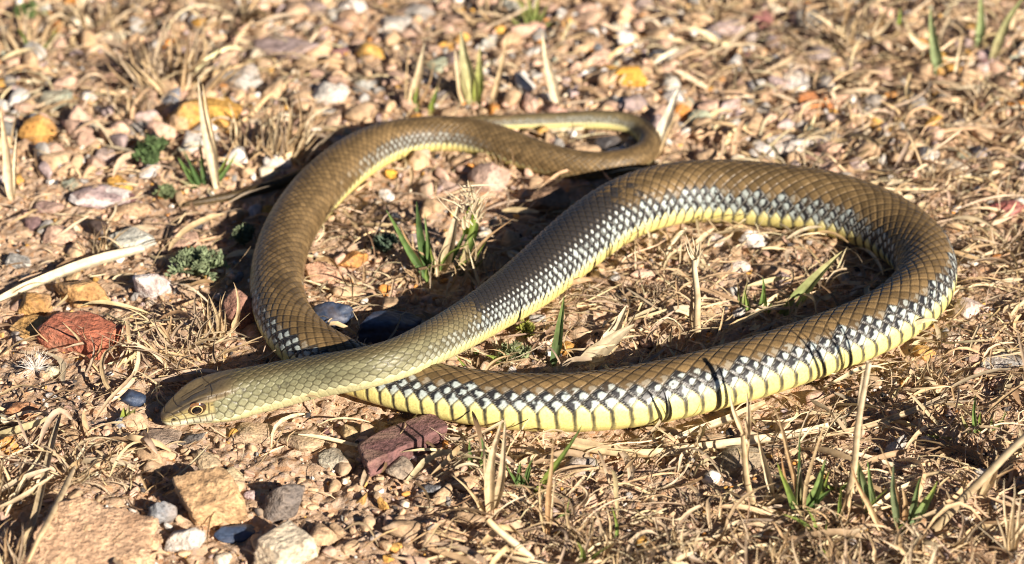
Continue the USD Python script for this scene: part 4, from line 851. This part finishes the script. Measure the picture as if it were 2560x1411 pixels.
# dry tufts
dry_tuft('big dry curling grass tuft in front of the red stone', (465, 895), 34, 130, 190, 9, curl=.35, foot=90)
dry_tuft('dry grass tuft between the weed and the left loop', (545, 850), 10, 170, 40, 10, foot=30)
dry_tuft('sparse dry blades standing before the red stone', (230, 905), 12, 110, 110, 8, foot=70, curl=.35)
dry_tuft('dense dry grass tuft at the upper left in the background', (420, 225), 40, 190, 170, 13, foot=60)
dry_tuft('dry grass tuft fanning up behind the left loop', (705, 415), 34, 190, 110, 11, foot=35)
dry_tuft('dry grass tuft at the top edge left of centre', (250, 70), 22, 110, 120, 13, foot=50)
dry_tuft('dry grass tuft in the top left corner', (60, 130), 16, 120, 100, 13, foot=40, green=3)
dry_tuft('dry grass at the top edge above the large ochre stone', (560, 60), 14, 90, 90, 13, foot=40)
dry_tuft('bristly dry grass before the nearly black stone', (250, 640), 14, 90, 60, 6, foot=25)
dry_tuft('dry grass tuft at the top right in the background', (2130, 110), 26, 120, 140, 12, foot=60)
dry_tuft('loose dry tuft near the right edge in the background', (2460, 300), 18, 110, 120, 11, foot=60)
dry_tuft('dry tuft right behind the right part of the snake', (2330, 460), 16, 70, 80, 9, foot=45)
dry_tuft('dry grass tuft at the right edge beside the dark red stone', (2500, 640), 20, 90, 110, 9, foot=50)
dry_tuft('dry tuft at the top middle behind the straw blade pair', (1250, 60), 14, 90, 90, 12, foot=45, green=2)
dry_tuft('dry tuft at the top edge right of centre', (1750, 60), 16, 80, 120, 12, foot=60)
dry_tuft('short dry tuft between the coils left of the shaded brown stone', (1250, 430), 10, 60, 50, 8, foot=25)
dry_tuft('dry tuft in the bend of the tail', (1430, 372), 14, 60, 70, 8, foot=30)
dry_tuft('flattened dry tuft inside the right loop under the belly', (1650, 660), 24, 70, 110, 8, foot=70, curl=.4)
dry_tuft('dry tuft behind the front body near the neck', (1230, 920), 22, 80, 110, 9, foot=60, green=4, curl=.35)
dry_tuft('dry stubble behind the front body right of the sheaths', (1640, 880), 16, 80, 60, 8, foot=60)
dry_tuft('dry tuft standing below the front body at the bottom', (1480, 1395), 26, 120, 120, 11, foot=60, green=3)
dry_tuft('dry stubble at the bottom edge between the stalks', (1720, 1395), 18, 110, 90, 11, foot=60)
dry_tuft('dry grass clump at the bottom right of centre', (1960, 1410), 24, 120, 140, 12, foot=90)
dry_tuft('dry grass clump at the bottom edge near the right corner', (2330, 1412), 26, 120, 150, 12, foot=90)
dry_tuft('dry stubble on the right below the bend', (2330, 960), 14, 70, 80, 9, foot=50)
dry_tuft('fanned dry grass on the soil left below the snout', (200, 1180), 24, 90, 150, 8, foot=70, curl=.4)
dry_tuft('dry grass tuft at the left edge in the foreground', (20, 1240), 18, 130, 90, 10, foot=40)
dry_tuft('curled root tuft on the soil below the head', (330, 1215), 18, 60, 110, 7, foot=60, curl=.5)
dry_tuft('dry grass in shade above the snake head', (470, 945), 14, 70, 90, 7, foot=70, curl=.4)
dry_tuft('dry grass tuft inside the left loop beside the orange stone', (960, 720), 18, 50, 110, 8, foot=60, curl=.45)

dry_tuft('dry blades rising into the frame at the bottom middle', (1600, 1440), 16, 150, 90, 10, foot=60)
dry_tuft('dry blades rising into the frame at the bottom right', (2120, 1450), 18, 170, 120, 10, foot=80, green=2)
dry_tuft('dry blades rising at the bottom beside the corner slab', (30, 1440), 12, 150, 60, 10, foot=40)
dry_tuft('tall dry tuft beyond the right edge level with the belly', (2625, 1275), 8, 580, 70, 22, foot=40, curl=.06)
dry_tuft('tall dry tuft below the bottom edge right of the middle', (1830, 1570), 12, 250, 130, 13, foot=60, curl=.12)
dry_tuft('tall dry tuft below the bottom edge near the right corner', (2330, 1570), 14, 270, 150, 13, foot=70, curl=.12)
dry_tuft('tall dry tuft below the bottom edge left of the middle', (1180, 1580), 8, 230, 110, 12, foot=50, curl=.12)

dry_tuft('fine dry and green blades around the seed head tuft inside the left loop', (1100, 700), 16, 120, 110, 7, foot=50, green=6)
dry_tuft('fine dry tuft right of the seed head tuft against the body', (1215, 690), 12, 90, 60, 7, foot=35)
dry_tuft('dry tuft left of the pale double straw in the background', (330, 300), 16, 110, 90, 9, foot=40)
dry_tuft('dry grass tuft between the tail and the pale double straw', (620, 400), 16, 130, 80, 9, foot=35)
dry_tuft('fine green and dry tuft in front, right of the green and straw tuft', (2080, 1340), 16, 120, 110, 8, foot=60, green=6)
dry_tuft('fine dry tuft under the tallest pale stalk', (2120, 1230), 14, 80, 110, 7, foot=60, green=2)
dry_tuft('dry tangle in front of the rounded brown grey stone', (1800, 1290), 16, 80, 110, 8, foot=70, curl=.4)
dry_tuft('dry tangle below the straight dry stalk', (1400, 1290), 14, 80, 100, 8, foot=60, curl=.4, green=2)
dry_tuft('dry tangle at the right edge in front', (2500, 1200), 16, 90, 120, 8, foot=70, curl=.4)
dry_tuft('dry tuft inside the right loop left of the frayed stalk', (1590, 760), 14, 80, 90, 7, foot=50, curl=.35)
dry_tuft('dry tuft inside the right loop in the shade of the bend', (2080, 700), 10, 70, 90, 7, foot=60, curl=.35)

# ------------------------------------------------------------------ loose straw litter nobody could count
def litter(name, label, n, keep, l0, l1, w0, w1, seed, lift=.004, bend=.5):
    g = np.random.default_rng(seed); P = Pile(); x, y, px, py = scatter(n, g, keep)
    ln = g.uniform(l0, l1, len(x)); ok = free_of_snake(x, y, ln * .32 - .003); m = 7
    for k in np.nonzero(ok)[0]:
        a = g.normal(.45, .9); d = np.array([math.cos(a), math.sin(a)]); nrm = np.array([-d[1], d[0]])
        s_ = np.linspace(-.5, .5, m); cv = g.normal(0, bend); wv = g.uniform(0, .25) * np.sin(np.linspace(0, g.uniform(3, 8), m) + g.uniform(0, 6))
        xy = np.array([x[k], y[k]]) + ln[k] * (s_[:, None] * d + (cv * (s_ ** 2 - .08) + wv * .3)[:, None] * nrm)
        tz = g.normal(0, .28) * (s_ + .2) * ln[k] + g.exponential(.35) * (.25 - s_ ** 2) * ln[k]
        z = ground_h(xy[:, 0], xy[:, 1]) + np.maximum(g.uniform(.0005, lift) + tz, .0004)
        w = w0 * (w1 / w0) ** (g.random() ** 1.5) * (1 - (2 * np.abs(s_)) ** 3 * .7)
        v, f = ribbon(np.column_stack([xy, z]), w, .35, face=[g.normal(0, .4), g.normal(-.2, .4), 1], twist=g.normal(0, 1.2))
        P.add(v, f, jitter(LITTER[int(g.integers(len(LITTER)))], g, .3))
    tag(P.build(name, 'straw', smooth=True), label, 'straw', None, 'stuff')
litter('straw_litter', 'tangled bits of dry straw lying all over the ground', 13000, dens, .010, .036, .0006, .0036, 15, .007)
litter('background_straw_litter', 'broken dry straw strewn over the gravel behind the snake', 1500, lambda px, py: (py < 470) * (.25 + .7 * block(px, py, 1650, -300, 2900, 460) + .5 * block(px, py, -200, -200, 750, 300)), .014, .05, .0008, .0030, 19, .008)
litter('fine_straw_litter', 'thin broken straw fibres mixed into the soil', 14000, dens, .006, .022, .0004, .0010, 16, .003, .8)

# ------------------------------------------------------------------ weeds and fluff
def weed(label, base, w, h, tone, leaves, seed, size=1.0, name='weed'):
    g = np.random.default_rng(seed); t = plant(name, label, 'weed', base); a0 = ground_pt(*base); m_ = mpp(a0)
    for k in range(leaves):
        az = k / leaves * 6.283 + g.uniform(-.3, .3); out = g.uniform(.25, 1.0); rise = (1.1 - out) * g.uniform(.7, 1.1)
        tip = a0 + np.array([math.cos(az) * out * w / 2, math.sin(az) * out * w / 2, 0]) * m_ + np.array([0, 0, rise * h * m_ + .004])
        p = bez(a0, (a0 + tip) / 2 + np.array([0, 0, .45 * h * m_]), tip, 9); P = Pile()
        c = np.array(tone) * g.uniform(.8, 1.2)
        v, f = ribbon(p, np.full(9, .0007), .3); P.add(v, f, c * .8)
        for q in range(2, 9):
            for sd_ in (-1, 1):
                for e in range(4):
                    o = p[q] + g.normal(size=3) * .0005
                    d = np.array([-math.sin(az) * sd_, math.cos(az) * sd_, .5]) + g.normal(size=3) * .45 + (p[q] - p[q - 1]) * 250; d /= np.linalg.norm(d)
                    l_ = (.0042 if q < 7 else .003) * g.uniform(.6, 1.1) * size
                    v, f = ribbon(np.array([o, o + d * l_ * .5, o + d * l_]), np.array([.0006, .0014, .0003]) * size, .3, face=g.normal(size=3)); P.add(v, f, c * g.uniform(.8, 1.2))
        P.build('leaf', 'woolly_leaf', t, smooth=True)
WOOL = (.20, .25, .14)
weed('woolly grey green feathery weed left of the left loop', (490, 690), 165, 62, WOOL, 17, 1)
weed('dark green feathery weed beside the green tuft in the background', (385, 415), 130, 66, (.10, .16, .06), 15, 2)
weed('dim grey green weed in the shadow of the left loop', (612, 618), 90, 40, (.11, .14, .08), 9, 3)
weed('small bluish green weed inside the left loop beside the grass tuft', (965, 635), 70, 42, (.11, .16, .11), 9, 4)
weed('tiny grey green weed behind the front body', (1285, 905), 90, 34, (.24, .27, .14), 10, 5, .8)
weed('small yellow green weed touching the belly behind the neck', (1315, 850), 56, 36, (.28, .29, .06), 7, 6, .8)
weed('tiny green weed below the tail tip at left', (415, 500), 50, 26, (.20, .25, .12), 7, 7, .8)
weed('green blurred weed in the top left corner', (75, 60), 90, 50, (.14, .2, .07), 10, 8)
t = plant('sprout', 'pale green sprout on the soil left of the snout', 'sprout', (318, 1062))
for tip, w, c in (((310, 1018), 24, LIME), ((338, 1022), 20, (.42, .45, .2)), ((300, 1040), 16, LIME), ((350, 1042), 14, PALE), ((322, 1010), 12, (.6, .5, .4))): blade(t, (318, 1064), tip, w, j_(LIME), j_(c), GB.uniform(-.15, .15), mat_='green_blade')
fl = Pile(); c0 = ground_pt(88, 922, .008)
for k in range(110):
    d = GB.normal(size=3); d[2] = abs(d[2]) * .8; d /= np.linalg.norm(d); l_ = GB.uniform(.004, .0115)
    v, f = ribbon(np.array([c0, c0 + d * l_ * .5 + GB.normal(size=3) * .0006, c0 + d * l_]), np.array([.00026, .0002, .00008]), .2); fl.add(v, f, j_((.8, .76, .70), .05))
t = thing('seed_fluff', 'white seed fluff on the ground left of the snake head', 'seed fluff', None, c0)
fl.build('hair_tuft', 'straw', t)
